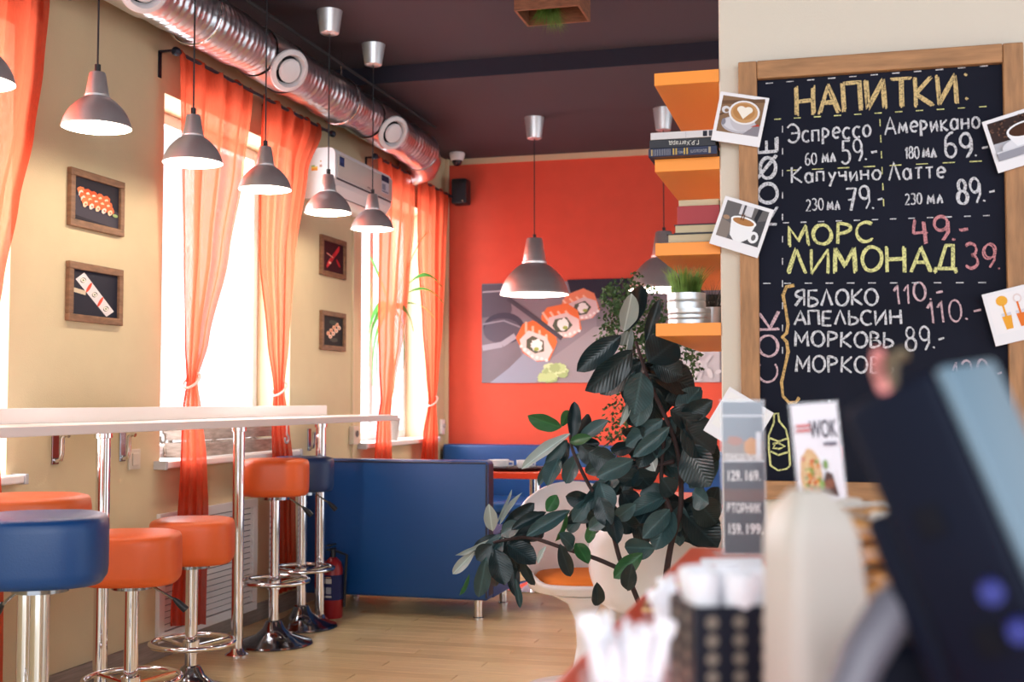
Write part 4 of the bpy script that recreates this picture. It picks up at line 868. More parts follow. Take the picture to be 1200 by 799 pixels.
for i, (c, th) in enumerate((('7A4038', .03), ('C8BCB4', .018), ('5A3A3C', .022), ('D0C8C4', .012), ('20202A', .02))):
    book(('brown-red book at the bottom of the stack behind the tins', 'grey paperback second in the stack behind the tins', 'dark maroon book in the middle of the stack behind the tins', 'thin pale booklet in the stack behind the tins', 'black book on top of the stack behind the tins')[i], XC-.10, XC-.004, YC+.30, .16, z+sum((.03, .018, .022, .012, .02)[:i])+i*.0005, th, c, 'books stacked behind the tins')

# ---------------------------------------------------------------- ficus with large leaves
FD = 3.9
def leaf_mesh(name, m, bend):
    bm = B(); NL, NW = 12, 6; g = []
    for j in range(NL+1):
        u = j/NL; w = .5*math.sin(PI*min(1, u**1.12))**.62 if 0 < u < 1 else .012
        row = []
        for i in range(NW+1):
            s = (i/NW-.5)*2; row.append(bm.verts.new((s*w, u, -bend*u*u+.10*abs(s)**1.5*w*2+.02*math.sin(u*14+s*2)*abs(s))))
        g.append(row)
    for j in range(NL):
        for i in range(NW): bm.faces.new((g[j][i], g[j][i+1], g[j+1][i+1], g[j+1][i]))
    me = bpy.data.meshes.new(name); bm.to_mesh(me); bm.free(); me.materials.append(m)
    for p in me.polygons: p.use_smooth = True
    return me
LM = {k: [leaf_mesh('leaf_'+k, m, bd) for bd in (.06, .16)] for k, m in LF.items()}
fic_loc = at(790, 600, 3.95); fic_loc.z = 0
FI = thing('rubber_plant', 'large rubber plant with dark glossy leaves in the room centre', 'plant', fic_loc)
def place_leaf(parent, b, tip, wpx, tone, d0=FD, roll=0, tipd=0, nm='leaf'):
    p0 = at(b[0], b[1], d0); p1 = at(tip[0], tip[1], d0+tipd); yv = p1-p0; L = yv.length; yv.normalize(); view = (CAM-p0).normalized()
    zv = (view-yv*view.dot(yv)).normalized(); zv = Mx.Rotation(roll, 3, yv) @ zv; xv = yv.cross(zv)
    W = wpx*d0/F_PX/max(.45, abs(math.cos(roll)))
    o = bpy.data.objects.new(nm, random.choice(LM[tone])); COL.objects.link(o); o.parent = parent
    M = Mx((tuple(xv*W)+(0,), tuple(yv*L)+(0,), tuple(zv*L)+(0,), (0, 0, 0, 1))).transposed(); M.translation = p0-V(parent.location); o.matrix_basis = M
    return o
LV = """728 393 677 434 26 d|742 410 688 459 30 d|755 420 702 463 26 d|735 388 753 333 22 d|731 388 741 345 20 p|757 402 773 350 13 d|760 425 792 398 40 d|757 438 787 485 36 d|750 432 733 471 16 m|752 436 744 484 32 m
762 433 816 452 34 d|795 487 819 451 24 m|740 380 727 446 7 p|770 440 776 482 30 d|765 425 800 440 30 d|735 388 730 405 18 p|742 455 727 500 8 p|758 450 745 500 26 m|770 455 765 500 26 d|780 470 815 462 30 d
800 488 842 522 30 d|795 492 835 470 22 d|800 492 838 545 34 d|785 480 825 500 30 d|777 491 733 523 24 m|785 500 742 535 18 m|790 487 777 513 20 m|784 511 768 535 16 m|800 568 786 522 27 m|808 572 839 530 27 m
768 552 760 529 18 p|800 503 838 528 42 d|805 520 830 570 40 d|722 533 683 557 18 m|742 539 702 558 22 m|738 545 695 579 20 m|730 556 684 598 18 m|745 545 730 572 20 d|745 550 762 572 30 d|703 582 713 616 22 d
720 598 745 626 24 d|715 600 724 636 18 d|786 595 768 643 30 m|798 590 792 637 24 m|808 590 830 642 40 d|812 576 829 590 24 m|812 582 843 615 34 d|785 577 750 578 22 m|783 580 738 599 20 m|785 597 755 628 22 m
768 642 731 642 24 m|753 648 719 677 20 g|775 560 790 580 24 d|800 600 842 640 36 d|658 501 619 488 18 g|658 500 667 479 11 g|670 516 674 470 15 d|674 513 694 485 13 d|678 517 712 492 15 m|668 508 609 547 13 p
665 515 640 542 14 m|663 528 626 568 12 m|655 537 640 565 18 m|678 531 662 567 18 m|680 520 700 545 20 d|690 530 720 545 26 d|668 518 690 512 12 g|720 560 693 580 18 m|703 565 715 600 24 m|698 570 683 596 11 m
653 580 641 599 15 g|668 598 617 627 17 m|685 602 661 623 17 m|655 625 676 643 17 m|656 637 669 678 16 d|675 636 689 657 16 g|700 613 687 636 12 g|735 692 739 664 18 d|699 682 702 713 15 d|675 590 690 612 20 d
640 600 600 618 12 d|577 622 573 592 15 p|585 616 610 577 5 p|581 614 600 575 4 p|588 618 627 590 17 d|587 626 608 614 17 m|573 632 533 652 5 p|556 646 530 673 12 p|577 638 559 656 20 d|580 643 592 685 26 d
570 652 561 701 18 m|550 672 539 701 5 g|595 638 627 657 24 d|600 648 603 698 15 d|610 653 626 687 11 d|604 678 610 713 8 m|608 609 635 601 9 d|590 628 620 640 22 d|575 655 585 690 14 d|565 640 550 650 10 m
690 620 712 605 16 m|745 590 720 610 18 m|740 600 760 640 24 d|765 585 750 612 22 d|728 575 745 598 26 d|708 558 735 575 26 d|765 510 750 545 26 d|775 520 800 545 26 d|755 500 730 515 20 d|772 495 755 520 18 m
690 585 672 612 18 m|712 590 690 612 18 d|755 560 725 560 20 d|830 600 842 570 22 d|640 640 628 660 6 p|665 600 652 640 6 g|745 520 715 530 16 d|760 480 735 498 16 d|820 510 842 500 18 d|770 535 745 552 18 m"""
for e in LV.replace('\n', '|').split('|'):
    a = e.split(); bx, by, tx_, ty_, wp = map(float, a[:5]); 
    d0 = FD + (.35 if bx < 640 else .12 if bx < 690 else 0) + random.uniform(-.07, .07)
    place_leaf(FI, (bx, by), (tx_, ty_), wp*1.08, a[5], d0, random.uniform(-.55, .55), random.uniform(-.08, .08))
random.seed(11)
for cx, cy, R0, n, d_ in ((757, 428, 46, 12, 4.0), (805, 500, 38, 11, 4.0), (740, 545, 40, 9, 4.05), (800, 592, 46, 13, 4.0), (670, 515, 34, 5, 4.1), (700, 590, 38, 9, 4.1), (592, 628, 44, 12, 4.28), (775, 520, 40, 8, 4.06)):
    for i in range(n):
        a = R(random.uniform(-30, 210)); l = R0*random.uniform(.75, 1.15); tx_ = cx+l*math.cos(a); ty_ = cy+l*math.sin(a)*.8+8
        if tx_ > 846: tx_ = 846
        place_leaf(FI, (cx+random.uniform(-6, 6), cy+random.uniform(-6, 6)), (tx_, ty_), R0*.5*random.uniform(.8, 1.1), 'd' if random.random() < .8 else 'm', d_, random.uniform(-.6, .6), random.uniform(-.06, .1))
def branch(pts, r0, r1, nm='branch', par=None, m=bark):
    par = par or FI; P3 = [at(x, y, d)-V(par.location) for x, y, d in pts]; n = len(P3); Q = []
    for i in range(n-1):
        for k in range(5): 
            u = k/5; a = P3[max(i-1, 0)]; b_, c_ = P3[i], P3[i+1]; e = P3[min(i+2, n-1)]
            Q.append(.5*((2*b_)+(-a+c_)*u+(2*a-5*b_+4*c_-e)*u*u+(-a+3*b_-3*c_+e)*u**3))
    Q.append(P3[-1]); b = B(); tube(b, Q, [r0+(r1-r0)*i/(len(Q)-1) for i in range(len(Q))], 10); return obj(nm, b, m, par, smooth='all')
branch([(785, 760, 3.95), (780, 690, 3.95), (786, 640, 3.92), (798, 590, 3.9), (792, 520, 3.9), (762, 450, 3.9), (745, 400, 3.88)], .012, .005)
branch([(762, 740, 3.98), (742, 690, 3.95), (728, 660, 3.92), (718, 625, 3.9), (705, 590, 3.9), (690, 568, 3.95), (672, 530, 4.0), (668, 510, 4.0)], .009, .005)
branch([(738, 672, 3.95), (700, 655, 4.05), (660, 642, 4.12), (622, 630, 4.2), (595, 632, 4.25), (578, 636, 4.25)], .008, .005)
branch([(790, 540, 3.9), (770, 545, 3.9), (735, 548, 3.9)], .008, .004); branch([(786, 600, 3.9), (775, 560, 3.9), (780, 500, 3.9)], .009, .005)
b = B(); lathe(b, [(0, 0), (.13, 0), (.14, .02), (.165, .27), (.175, .28), (.175, .30), (.16, .30), (.155, .26), (0, .26)], 40); obj('pot', b, mat('grey_ceramic', srgb('B8B4B0'), .5), FI, smooth=True)
q0 = at(785, 750, 3.95)-fic_loc; b = B(); tube(b, [(0, 0, .25), (q0.x*.5, q0.y*.5, (q0.z+.25)/2), tuple(q0)], [.018, .015, .012], 12); obj('trunk', b, bark, FI, smooth=True)

# small leaved ficus behind
q0 = at(735, 560, 6.05); SF = thing('weeping_fig', 'small-leaved weeping fig hanging before the sushi poster', 'plant', (q0[0]+.05, q0[1], 0))
bm = B(); so = V(SF.location); cl = []
random.seed(21)
def blob(cx, cy, rx, ry, n, d=6.0):
    for _ in range(n):
        a = random.uniform(0, 2*PI); r = math.sqrt(random.random()); p = at(cx+rx*r*math.cos(a), cy+ry*r*math.sin(a), d+random.uniform(-.22, .22))-so
        s = random.uniform(.016, .028); yv = V((random.uniform(-1, 1), random.uniform(-1, 1), random.uniform(-1.2, .2))).normalized(); xv = yv.cross(V((random.uniform(-1, 1), random.uniform(-1, .2), random.uniform(-1, 1)))).normalized()
        v = [bm.verts.new(p), bm.verts.new(p+yv*s*.5+xv*s*.38), bm.verts.new(p+yv*s*1.15), bm.verts.new(p+yv*s*.5-xv*s*.38)]; bm.faces.new(v)
for a in ((730, 345, 26, 20, 260), (716, 362, 14, 30, 160), (740, 375, 26, 32, 420), (757, 400, 28, 30, 360), (712, 395, 12, 20, 90), (772, 370, 18, 22, 200), (745, 425, 22, 25, 160), (790, 400, 20, 22, 120), (806, 425, 16, 22, 150), (735, 505, 24, 18, 150), (722, 480, 16, 20, 70), (700, 505, 14, 10, 26), (760, 345, 12, 14, 60), (712, 530, 14, 10, 25), (745, 322, 8, 5, 14)): blob(*a)
tag(obj('foliage', bm, mat('small_leaf', srgb('3C5A32'), .8, var=.5, vscale=14), SF), kind='stuff')
branch([(738, 640, 6.05), (740, 560, 6.05), (745, 480, 6.0), (742, 400, 6.0), (728, 350, 6.0)], .014, .005, par=SF); branch([(743, 450, 6.0), (765, 410, 6.0), (800, 415, 6.0)], .008, .004, par=SF); branch([(744, 500, 6.0), (725, 510, 6.0), (702, 528, 6.0)], .005, .003, par=SF)
b = B(); lathe(b, [(0, 0), (.12, 0), (.13, .02), (.15, .26), (.16, .28), (.14, .28), (.135, .24), (0, .24)], 36); obj('pot', b, MATS['grey_ceramic'], SF, smooth=True)
q1 = at(738, 640, 6.05)-so; b = B(); tube(b, [(0, 0, .22), tuple(q1)], [.018, .014], 10); obj('trunk', b, bark, SF, smooth=True)

# dracaena in the far window
DR = thing('dracaena', 'long-leaved green houseplant standing in the far window', 'houseplant', (XW-.08, 8.15, WZ0)); do = V(DR.location)
b = B(); lathe(b, [(0, .0), (.07, .0), (.09, .15), (.098, .16), (.085, .16), (.08, .13), (0, .13)], 30); obj('pot', b, MATS['grey_ceramic'], DR, smooth=True)
stemtop = V((.0, .05, .95)); b = B(); tube(b, [(0, 0, .13), (.02, .03, .5), tuple(stemtop)], [.018, .015, .012], 10); obj('stem', b, bark, DR, smooth=True)
dm = leaf_mat('strap_leaf', '3E7434', rough=.6, tl=.25)
def strap(pxs, w):
    P3 = [V(p)-do for p in pxs]; bm = B(); pr = None; n = 14; a, m_, c = P3
    for i in range(n+1):
        u = i/n; p = a*(1-u)**2+m_*2*u*(1-u)+c*u*u; ww = w*math.sin(PI*min(.98, .12+u*.88))**.7+.0005; t_ = ((m_-a)*(1-u)+(c-m_)*u).normalized(); sd = t_.cross(V((1, .25, .1))).normalized()
        e = (bm.verts.new(p-sd*ww), bm.verts.new(p+V((.006, 0, 0))), bm.verts.new(p+sd*ww))
        if pr: bm.faces.new((pr[0], pr[1], e[1], e[0])); bm.faces.new((pr[1], pr[2], e[2], e[1]))
        pr = e
    me = bpy.data.meshes.new('leaf'); bm.to_mesh(me); bm.free(); me.materials.append(dm); link('leaf', me, DR)
c0 = do+stemtop
def pw(px, py, x=-2.80): p = on(0, x, px, py); return p
for tip, mid, w in (((519, 355), (495, 318), .010), ((517, 336), (495, 298), .016), ((500, 272), (485, 288), .008), ((484, 388), (478, 350), .022), ((472, 432), (478, 370), .020), ((508, 372), (490, 345), .006)):
    strap([c0, pw(*mid, -2.86), pw(*tip, -2.80)], w)
for tip, mid, w in (((436, 452), (434, 380), .028), ((432, 430), (432, 360), .026), ((441, 440), (440, 370), .024), ((433, 300), (440, 310), .03), ((430, 400), (438, 345), .03)):
    strap([c0, pw(*mid, XW-.10), pw(*tip, XW-.12)], w)
# wooden crate on the middle window sill
t = thing('wooden_crate', 'weathered slatted wooden crate on the middle window sill', 'crate', (XW-.10, 5.83, WZ0)); L = .47
for zz in (.004, .085, .166):
    for xx in (-.09, .09):
        b = B(); box(b, xx-.006, xx+.006, -L, L, zz, zz+.068, .002); obj('slat', b, wood_g, t)
    for s in (-1, 1):
        b = B(); box(b, -.083, .083, s*(L-.006)-.006, s*(L-.006)+.006, zz, zz+.068, .002); obj('slat', b, wood_g, t)
for s in (-1, 0, 1):
    for xx in (-.078, .078):
        b = B(); box(b, xx-.006, xx+.006, s*(L-.03)-.015, s*(L-.03)+.015, .0, .235, .002); obj('post', b, wood_g, t)

# ---------------------------------------------------------------- service counter in front
ZC = .95
t = thing('service_counter', 'red laminate service counter in the foreground', 'counter', (.6, 1.1, 0))
XL = -.228
b = B(); box(b, XL-.6, 1.4, .25-1.1, 1.925-1.1, ZC-.04, ZC, .004); obj('counter_top', b, red_top, t)
b = B(); box(b, XL+.05-.6, 1.35, .30-1.1, 1.88-1.1, 0.0, ZC-.0405, .003); obj('counter_body', b, mat('counter_side', srgb('C9B7A4'), .6), t)
def menu_holder(label, cx, cy, rz, w, h, tilt, paint, cardbg):
    t = thing('menu_holder', label, 'menu stand', (cx, cy, ZC+.0003), rz, 'clear acrylic menu holders')
    b = B(); box(b, -w/2-.012, w/2+.012, -.045, .045, 0, .0035, .0015); 
    obj('base_plate', b, acryl, t)
    Mt = Mx.Rotation(tilt, 4, 'X')
    for yy in (-.0032, .0012):
        b = B(); box(b, -w/2-.004, w/2+.004, yy, yy+.0018, .0036, h, .0004, Mt, seg=1); obj('acrylic_sleeve', b, acryl, t)
    b = B(); box(b, -w/2, w/2, -.0012, .0008, .006, h-.004, 0, Mt); c = obj('menu_card', b, flat(cardbg), t)
    u = V((1, 0, 0)); v = (Mt @ V((0, 0, 1))); n = u.cross(v); p = Pic(V((-w/2, 0, 0))+v*.006+n*.0013, u, v); paint(p, w, h-.01); o = p.done('card_print', c)
    return t, c, u, v, n
def m1(p, w, h):
    p.rect(0, 0, w, h, '3A424C'); p.rect(0, h*.72, w, h, '8F9BA6'); p.rect(0, h*.60, w, h*.74, 'A09A98'); p.ell(w*.72, h*.70, w*.2, h*.06, 'D8A070', jit=.1); p.ell(w*.3, h*.74, w*.2, h*.03, 'B88C80', jit=.2)
    p.rect(0, h*.34, w, h*.42, '6E5450'); p.rect(0, h*.42, w, h*.60, '444C58'); p.rect(0, h*.90, w, h*.915, 'D8DCE2'); p.rect(w*.82, h*.6, w*.95, h*.8, 'E4E6EA'); p.rect(0, h*.60, w, h*.612, 'D8DCE0')
q0 = on(2, ZC, 873, 653); t, c, u, v, n = menu_holder('clear menu holder with a dark daily-price card, left one', q0[0], q0[1], R(14), .059, .232, R(-3), m1, '3A424C')
tm = flat('E8E6E6')
o0 = V((-.0285, 0, 0))
for body, x, z, s, wdt in (('ПОНЕДЕЛЬНИК', .001, .142, .012, .060), ('129.', .005, .112, .021, .022), ('169.', .031, .112, .021, .024), ('ВТОРНИК', .003, .065, .019, .054), ('159.', .005, .034, .021, .022), ('199.', .031, .034, .021, .026)):
    text_mesh('card_text', body, o0+u*x+v*z+n*.0033, u, v, s, tm, c, bold=.0004, width=wdt*.92)
def m2(p, w, h):
    p.rect(0, 0, w, h, 'EDE8EC'); p.ell(w*.30, h*.56, w*.24, h*.165, 'D8A868', jit=.06); p.ell(w*.30, h*.56, w*.17, h*.12, 'E0B878', jit=.15)
    for i in range(40): p.ell(w*.30+random.uniform(-.17, .17)*w, h*.56+random.uniform(-.12, .12)*h, w*.04, h*.012, random.choice(('C85838', 'E8D090', '7E9850', 'D88848')), rot=random.random()*3)
    p.poly([(w*.48, h*.46), (w*.85, h*.42), (w*.75, h*.56), (w*.62, h*.58)], '5A4440'); p.ell(w*.62, h*.62, w*.05, h*.03, '80A060'); p.ell(w*.66, h*.5, w*.12, h*.03, '8A5A48', jit=.2); p.ell(w*.50, h*.5, w*.05, h*.03, '8CA860')
    p.rect(w*.05, h*.14, w*.95, h*.38, 'C23A34'); 
    for i in range(3): p.rect(w*(.10+.3*i), h*.36, w*(.30+.3*i), h*.40, 'E8E0E0'); p.rect(w*(.08+.3*i), h*.30, w*(.31+.3*i), h*.31, 'F0D8D8'); p.rect(w*(.08+.3*i), h*.26, w*(.27+.3*i), h*.27, 'E8B8B8'); p.rect(w*(.08+.3*i), h*.22, w*(.31+.3*i), h*.23, 'F0D8D8')
    p.rect(0, 0, w, h*.14, 'D8D4DC'); p.rect(w*.05, h*.86, w*.36, h*.875, 'D07070'); p.rect(w*.05, h*.83, w*.36, h*.845, 'D07070'); p.rect(w*.66, h*.74, w*.9, h*.755, '7A7684')
q0 = on(2, ZC, 973, 672); t, c, u, v, n = menu_holder('white noodle menu card in a clear holder, right one', q0[0], q0[1], R(12), .060, .228, R(-6), m2, 'E8E4EA')
t.rotation_euler = (0, R(-4), R(12)); t.location.z = ZC+.003
text_mesh('card_text', 'WOK', V((-.030+.021, 0, 0))+v*.178+n*.0033, u, v, .034, flat('4A4856'), c, bold=.0003, width=.037); text_mesh('card_text', 'меню', V((.008, 0, 0))+v*.166+n*.0033, u, v, .011, flat('7A7684'), c, width=.018)

# money dish, receipts, leaflets
q0 = on(2, ZC, 850, 712); t = thing('glass_dish', 'square glass coin dish with gold edge on the red counter', 'dish', (q0[0], q0[1], ZC+.0003), R(4))
b = B(); box(b, -.085, .085, -.095, .095, 0, .008, .003); obj('glass_plate', b, acryl, t)
b = B()
for a in ((-.085, .085, .091, .095), (-.085, .085, -.095, -.091), (-.085, -.081, -.091, .091), (.081, .085, -.091, .091)): box(b, *a, .0082, .0115, .001)
obj('gold_rim', b, mat('gold_rim', (.70, .48, .22), .35, .8), t)
q0 = on(2, ZC, 880, 735); t = thing('leaflet', 'white printed leaflet propped beside the glass dish', 'leaflet', (q0[0]-.0, q0[1], ZC+.012), R(20))
b = B(); Mt = Mx.Rotation(R(-58), 4, 'X'); box(b, -.033, .033, -.0004, .0004, 0, .09, 0, Mt); obj('sheet', b, paper, t); v = Mt @ V((0, 0, 1)); u = V((1, 0, 0)); n = u.cross(v); p = Pic(V((-.033, 0, 0))+n*.0006, u, v)
for i in range(9): p.rect(.008, .02+i*.007, .058-.01*(i % 3), .0225+i*.007, 'B8A8B8')
p.done('print', t)
g = 'paper cards standing beside the black caddy'
for i in range(3):
    q0 = on(2, ZC, 905+i*5, 790-i*14); t = thing('paper_card', ('pale pink price card standing behind the black caddy, nearest', 'pale pink price card standing behind the black caddy, middle', 'pale pink price card standing behind the black caddy, farthest')[i], 'card', (q0[0], q0[1], ZC+.0003), R(15+4*i), g)
    b = B(); box(b, -.018, .018, -.0006, .0006, .001, .075-.008*i); box(b, -.018, .018, -.012, .012, 0, .001); obj('sheet', b, mat('pale_pink_paper', srgb('E6D2D0'), .6), t); p = Pic((-.018, -.0008, 0), (1, 0, 0), (0, 0, 1)); p.rect(.003, .05, .033, .054, 'D88868'); p.rect(.003, .04, .03, .042, 'C8A890'); p.rect(.003, .03, .033, .032, 'C8A890'); p.done('print', t)

# glass of sugar sticks
wst = mat('white_sachet', srgb('F4F4FA'), .5)
def stick_holder(label, px, py, r, h, n, dsp):
    q0 = on(2, ZC, px, py); c = V((q0[0], q0[1], ZC+.0003)); t = thing('drinking_glass', label, 'glass', c); b = B()
    lathe(b, [(0, 0), (r*.9, 0), (r, h), (r*.93, h), (r*.84, .008), (0, .008)], 36); obj('glass_body', b, acryl, t, smooth=True)
    random.seed(int(px))
    for i in range(n):
        a = 2*PI*i/n+random.uniform(-.2, .2); rr = r*.55*random.uniform(.5, 1); s = thing('sugar_stick', '%s sugar stick leaning in the %s' % (('white paper', 'white wrapped')[0], dsp), 'sugar stick', (c.x+rr*.6*math.cos(a), c.y+rr*.6*math.sin(a), c.z+.010), a, 'white sugar sticks in the '+dsp)
        l = h*random.uniform(1.1, 1.4); w = .0085; b = B(); box(b, -w/2, w/2, -.004, .004, 0, l, .0022); o = obj('sachet', b, wst, s, smooth=True); s.rotation_euler = (0, R(random.uniform(6, 15)), a)
        b = B(); box(b, -w*.72, w*.72, -.0012, .0012, l-.004, l+.006, 0); obj('crimped_end', b, wst, s)
stick_holder('clear glass packed with sugar sticks, nearest the camera', 732, 905, .029, .062, 12, 'near glass')
stick_holder('clear glass of sugar sticks behind the nearer one', 797, 800, .028, .050, 10, 'far glass')
# black perforated caddy with napkin rolls
q0 = on(2, ZC, 850, 840); c = V((q0[0], q0[1], ZC+.0003)); t = thing('napkin_caddy', 'black perforated caddy holding white napkin rolls', 'caddy', c, R(24))
H = .085; b = B(); W2 = .032
for a in ((-W2, W2, -W2, -W2+.003), (-W2, W2, W2-.003, W2), (-W2, -W2+.003, -W2+.003, W2-.003), (W2-.003, W2, -W2+.003, W2-.003)): box(b, a[0], a[1], a[2], a[3], 0, H, .001, seg=1)
box(b, -W2, W2, -W2, W2, 0, .002); obj('caddy_body', b, mat('navy_black_metal', srgb('1A2030'), .35, .3), t)
b = B()
for side in range(2):
    for i in range(3 if side == 0 else 2):
        for k in range(6):
            x = (-.02+.02*i) if side == 0 else (-.012+.024*i); z = .010+k*.0128
            Mr = Mx.Rotation(PI/2, 4, 'X') if side == 0 else Mx.Rotation(-PI/2, 4, 'Y')
            cc = (x, -W2-.0003, z) if side == 0 else (-W2-.0003, x, z)
            lathe(b, [(.0001, .0), (.0048, 0)], 14, cc, Mr)
tag(obj('perforations', b, mat('perforation_light', srgb('9A9388'), .4, .6), t), kind='stuff')
for i in range(5):
    a = 2*PI*i/5+.3; s = thing('napkin_roll', 'white rolled napkin standing in the black caddy', 'napkin', (c.x+.012*math.cos(a), c.y+.012*math.sin(a), c.z+.004), a, 'napkin rolls in the caddy'); s.rotation_euler = (0, R(7), a)
    b = B(); lathe(b, [(0, 0), (.0085, 0), (.0095, .07), (.013, .098), (.010, .104), (.004, .10), (0, .09)], 18); obj('roll', b, wst, s, smooth=True)

# tall beige plastic housing
q0 = on(2, ZC, 960, 905); q0 = at(965, 760, .78)
t = thing('plastic_housing', 'tall beige plastic device housing with rounded top, out of focus', 'device', (q0[0], q0[1], ZC+.0003), R(30)); bg = mat('beige_plastic', srgb('CFC8BE'), .4)
bm = B(); g = []; Hh = (CAM[2]+(470-575)*.78/F_PX)-ZC
for j in range(13):
    u = j/12; z = Hh*u; w = .034-.010*u; dd = .030-.006*u; sh = .0
    if u > .8: k = (u-.8)/.2; w *= math.sqrt(max(.02, 1-k*k*.85)); dd *= math.sqrt(max(.02, 1-k*k*.8))
    off = -.010*u; row = []
    for i in range(32):
        a = 2*PI*i/32; ca, sa = math.cos(a), math.sin(a); kk = (abs(ca)**5+abs(sa)**5)**(-1/5); row.append(bm.verts.new((w*kk*ca+off, dd*kk*sa, z)))
    g.append(row)
for r0, r1 in zip(g, g[1:]):
    for i in range(32): bm.faces.new((r0[i], r0[(i+1) % 32], r1[(i+1) % 32], r1[i]))
bm.faces.new(g[0][::-1]); bm.faces.new(g[-1]); obj('housing', bm, bg, t, smooth=True)
b = B(); box(b, -.045, .045, -.04, .04, 0, .006, .003); obj('base_plate', b, bg, t)

# dark monitor in the foreground
def loc3(px, py, d): return at(px, py, d)
A = loc3(1037, 455, .60); Bq = loc3(1185, 800, .56)
ax = (A-Bq).normalized(); vw = (CAM-A).normalized(); zv = (vw-ax*vw.dot(ax)).normalized(); zv = Mx.Rotation(R(-32), 3, ax) @ zv; xv = ax.cross(zv).normalized()
t = thing('payment_monitor', 'dark tilted monitor with pale edge, large and blurred at right', 'monitor', loc3(1130, 650, .58)); mo = V(t.location)
M = Mx((tuple(xv)+(0,), tuple(ax)+(0,), tuple(zv)+(0,), (0, 0, 0, 1))).transposed()
Lm = (A-Bq).length
M.translation = (A+Bq)/2-mo; dk = mat('dark_navy_plastic', srgb('0A1224'), .6, spec=.15)
def mb(nm, a, m, bev=.004): b = B(); box(b, *a, bev, M, seg=3); return obj(nm, b, m, t, smooth=True)
mb('screen_body', (-.030, .026, -Lm*.75, Lm/2, -.035, .0), dk, .006)
mb('pale_edge', (.0265, .034, -Lm*.75, Lm/2-.002, -.050, -.001), mat('pale_blue_plastic', srgb('5F7888'), .4), .003)
mb('rear_cover', (-.048, -.0305, -Lm*.75, Lm/2-.055, -.035, -.006), dk, .005)
mb('screw_block', (-.012, .002, Lm/2-.075, Lm/2-.06, .0005, .0015), mat('matt_black', (.01, .011, .016), .95, spec=.1), .0005); mb('screw_block', (-.008, .006, Lm/2-.135, Lm/2-.12, .0005, .0015), mat('matt_black', (.01, .011, .016), .95, spec=.1), .0005)
q0 = loc3(1125, 760, .56); fx = V((q0[0], q0[1], ZC))
b = B(); cyl(b, tuple(loc3(1170, 760, .60)-mo), tuple(V((loc3(1180, 790, .60)[0], loc3(1180, 790, .60)[1], ZC+.02))-mo), .03, 24); obj('stand_arm', b, dk, t, smooth=True)
b = B(); tube(b, [loc3(985, 830, .60)-mo, loc3(1010, 770, .61)-mo, loc3(1045, 715, .62)-mo, loc3(1090, 680, .63)-mo], [.010, .012, .012, .010], 24); obj('hinge_arm', b, mat('grey_hinge', srgb('66646E'), .4), t, smooth=True)
cc = V((loc3(1180, 790, .60)[0], loc3(1180, 790, .60)[1], ZC+.0003)); b = B(); lathe(b, [(0, 0), (.085, 0), (.088, .008), (.07, .018), (.03, .024), (0, .024)], 40, cc-mo); obj('stand_base', b, dk, t, smooth=True)
for (px, py) in ((1160, 690), (1192, 735)):
    b = B(); q0 = loc3(px, py, .545)-mo; tube(b, [q0, q0+vw*.012], .0052, 16); obj('blue_connector', b, mat('connector_blue', srgb('031272'), .35), t, smooth=True)
b = B(); box(b, -.05, .05, -.035, .035, 0, .098, .01, seg=3); q0 = loc3(1120, 799, .66)
tag(obj('cable_box', b, dk, None, True, (q0[0], q0[1]+.02, ZC+.0003)), 'dark low box under the tilted monitor', 'device')
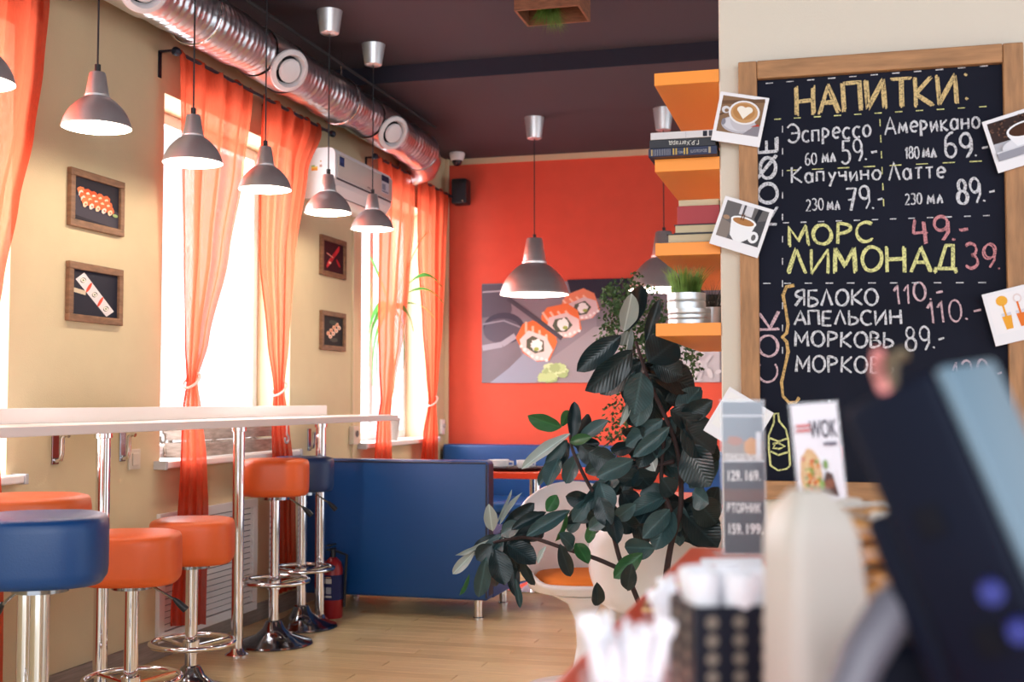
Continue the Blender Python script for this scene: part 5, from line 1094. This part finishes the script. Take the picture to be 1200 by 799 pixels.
# small ornament on the monitor corner
q0 = loc3(1030, 424, .66); t = thing('small_ornament', 'tiny pink and olive ornament at the monitor top corner', 'ornament', A+ax*.001)
b = B(); tube(b, [(0, 0, 0), tuple(q0-A+V((0, 0, -.004))), tuple(q0-A+V((0, 0, .006)))], [.0035, .0045, .003], 12); obj('pink_tip', b, mat('pink_plastic', srgb('D0807C'), .5), t, smooth=True)
q1 = loc3(1054, 420, .66)-A; b = B(); tube(b, [(0.003, 0, 0), tuple(q1-V((.004, 0, .001))), tuple(q1+V((.005, 0, .002)))], [.003, .004, .003], 12); obj('olive_tip', b, mat('olive_plastic', srgb('6E5E46'), .5), t, smooth=True)

# basket of wrapped cookies
random.seed(5)
q0 = on(2, ZC, 1035, 745); t = thing('wire_basket', 'low chrome basket of wrapped biscuits behind the monitor', 'basket', (q0[0]+.045, q0[1]+.02, ZC+.0003))
b = B(); bw, bd, bh = .095, .10, .045
for zz in (.003, bh*.5, bh): tube(b, [(-bw, -bd, zz), (bw, -bd, zz), (bw, bd, zz), (-bw, bd, zz)], .0016, 6, close=True)
for i in range(9):
    x = -bw+2*bw*i/8; tube(b, [(x, -bd, bh), (x, -bd, .003), (x, bd, .003), (x, bd, bh)], .0011, 6)
obj('wire_frame', b, darkchr, t, smooth=True)
bis = mat('biscuit', srgb('B98448'), .8, var=.3, vscale=40, bump=.5); bo = V(t.location)
k = 0
for lay in range(4):
    for i in range(4):
        for j in range(3):
            x = -.066+.044*i+random.uniform(-.006, .006); y = -.062+.062*j+random.uniform(-.01, .01); z = .022+lay*.030
            wf = random.random() < .38
            k += 1; o = thing('biscuit_packet', 'clear wrapped packet of brown biscuits in the basket' if not wf else 'clear wrapped packet of white biscuits in the basket', 'biscuit packet', bo+V((x, y, z)), random.uniform(0, 3), 'wrapped biscuit packets of brown biscuits' if not wf else 'wrapped packets of white biscuits'); o.rotation_euler = (random.uniform(-.3, .3), random.uniform(-.3, .3), random.uniform(0, 3))
            b = B()
            for s in (-1, 1): lathe(b, [(0, -.008), (.018, -.008), (.021, 0), (.018, .008), (0, .008)], 14, (s*.018, 0, 0))
            obj('biscuits', b, bis if not wf else mat('white_wafer', srgb('E6DED4'), .6), o, smooth=True)
            b = B(); bmesh.ops.create_grid(b, x_segments=8, y_segments=6, size=1)
            vs = list(b.verts)
            for vtx in vs: vtx.co = V((vtx.co.x*.045, vtx.co.y*.026, .010*(1-vtx.co.x**2)*(1-vtx.co.y**2)+random.uniform(-.0015, .0015)))
            obj('wrapper', b, foilclear, o, smooth='all')
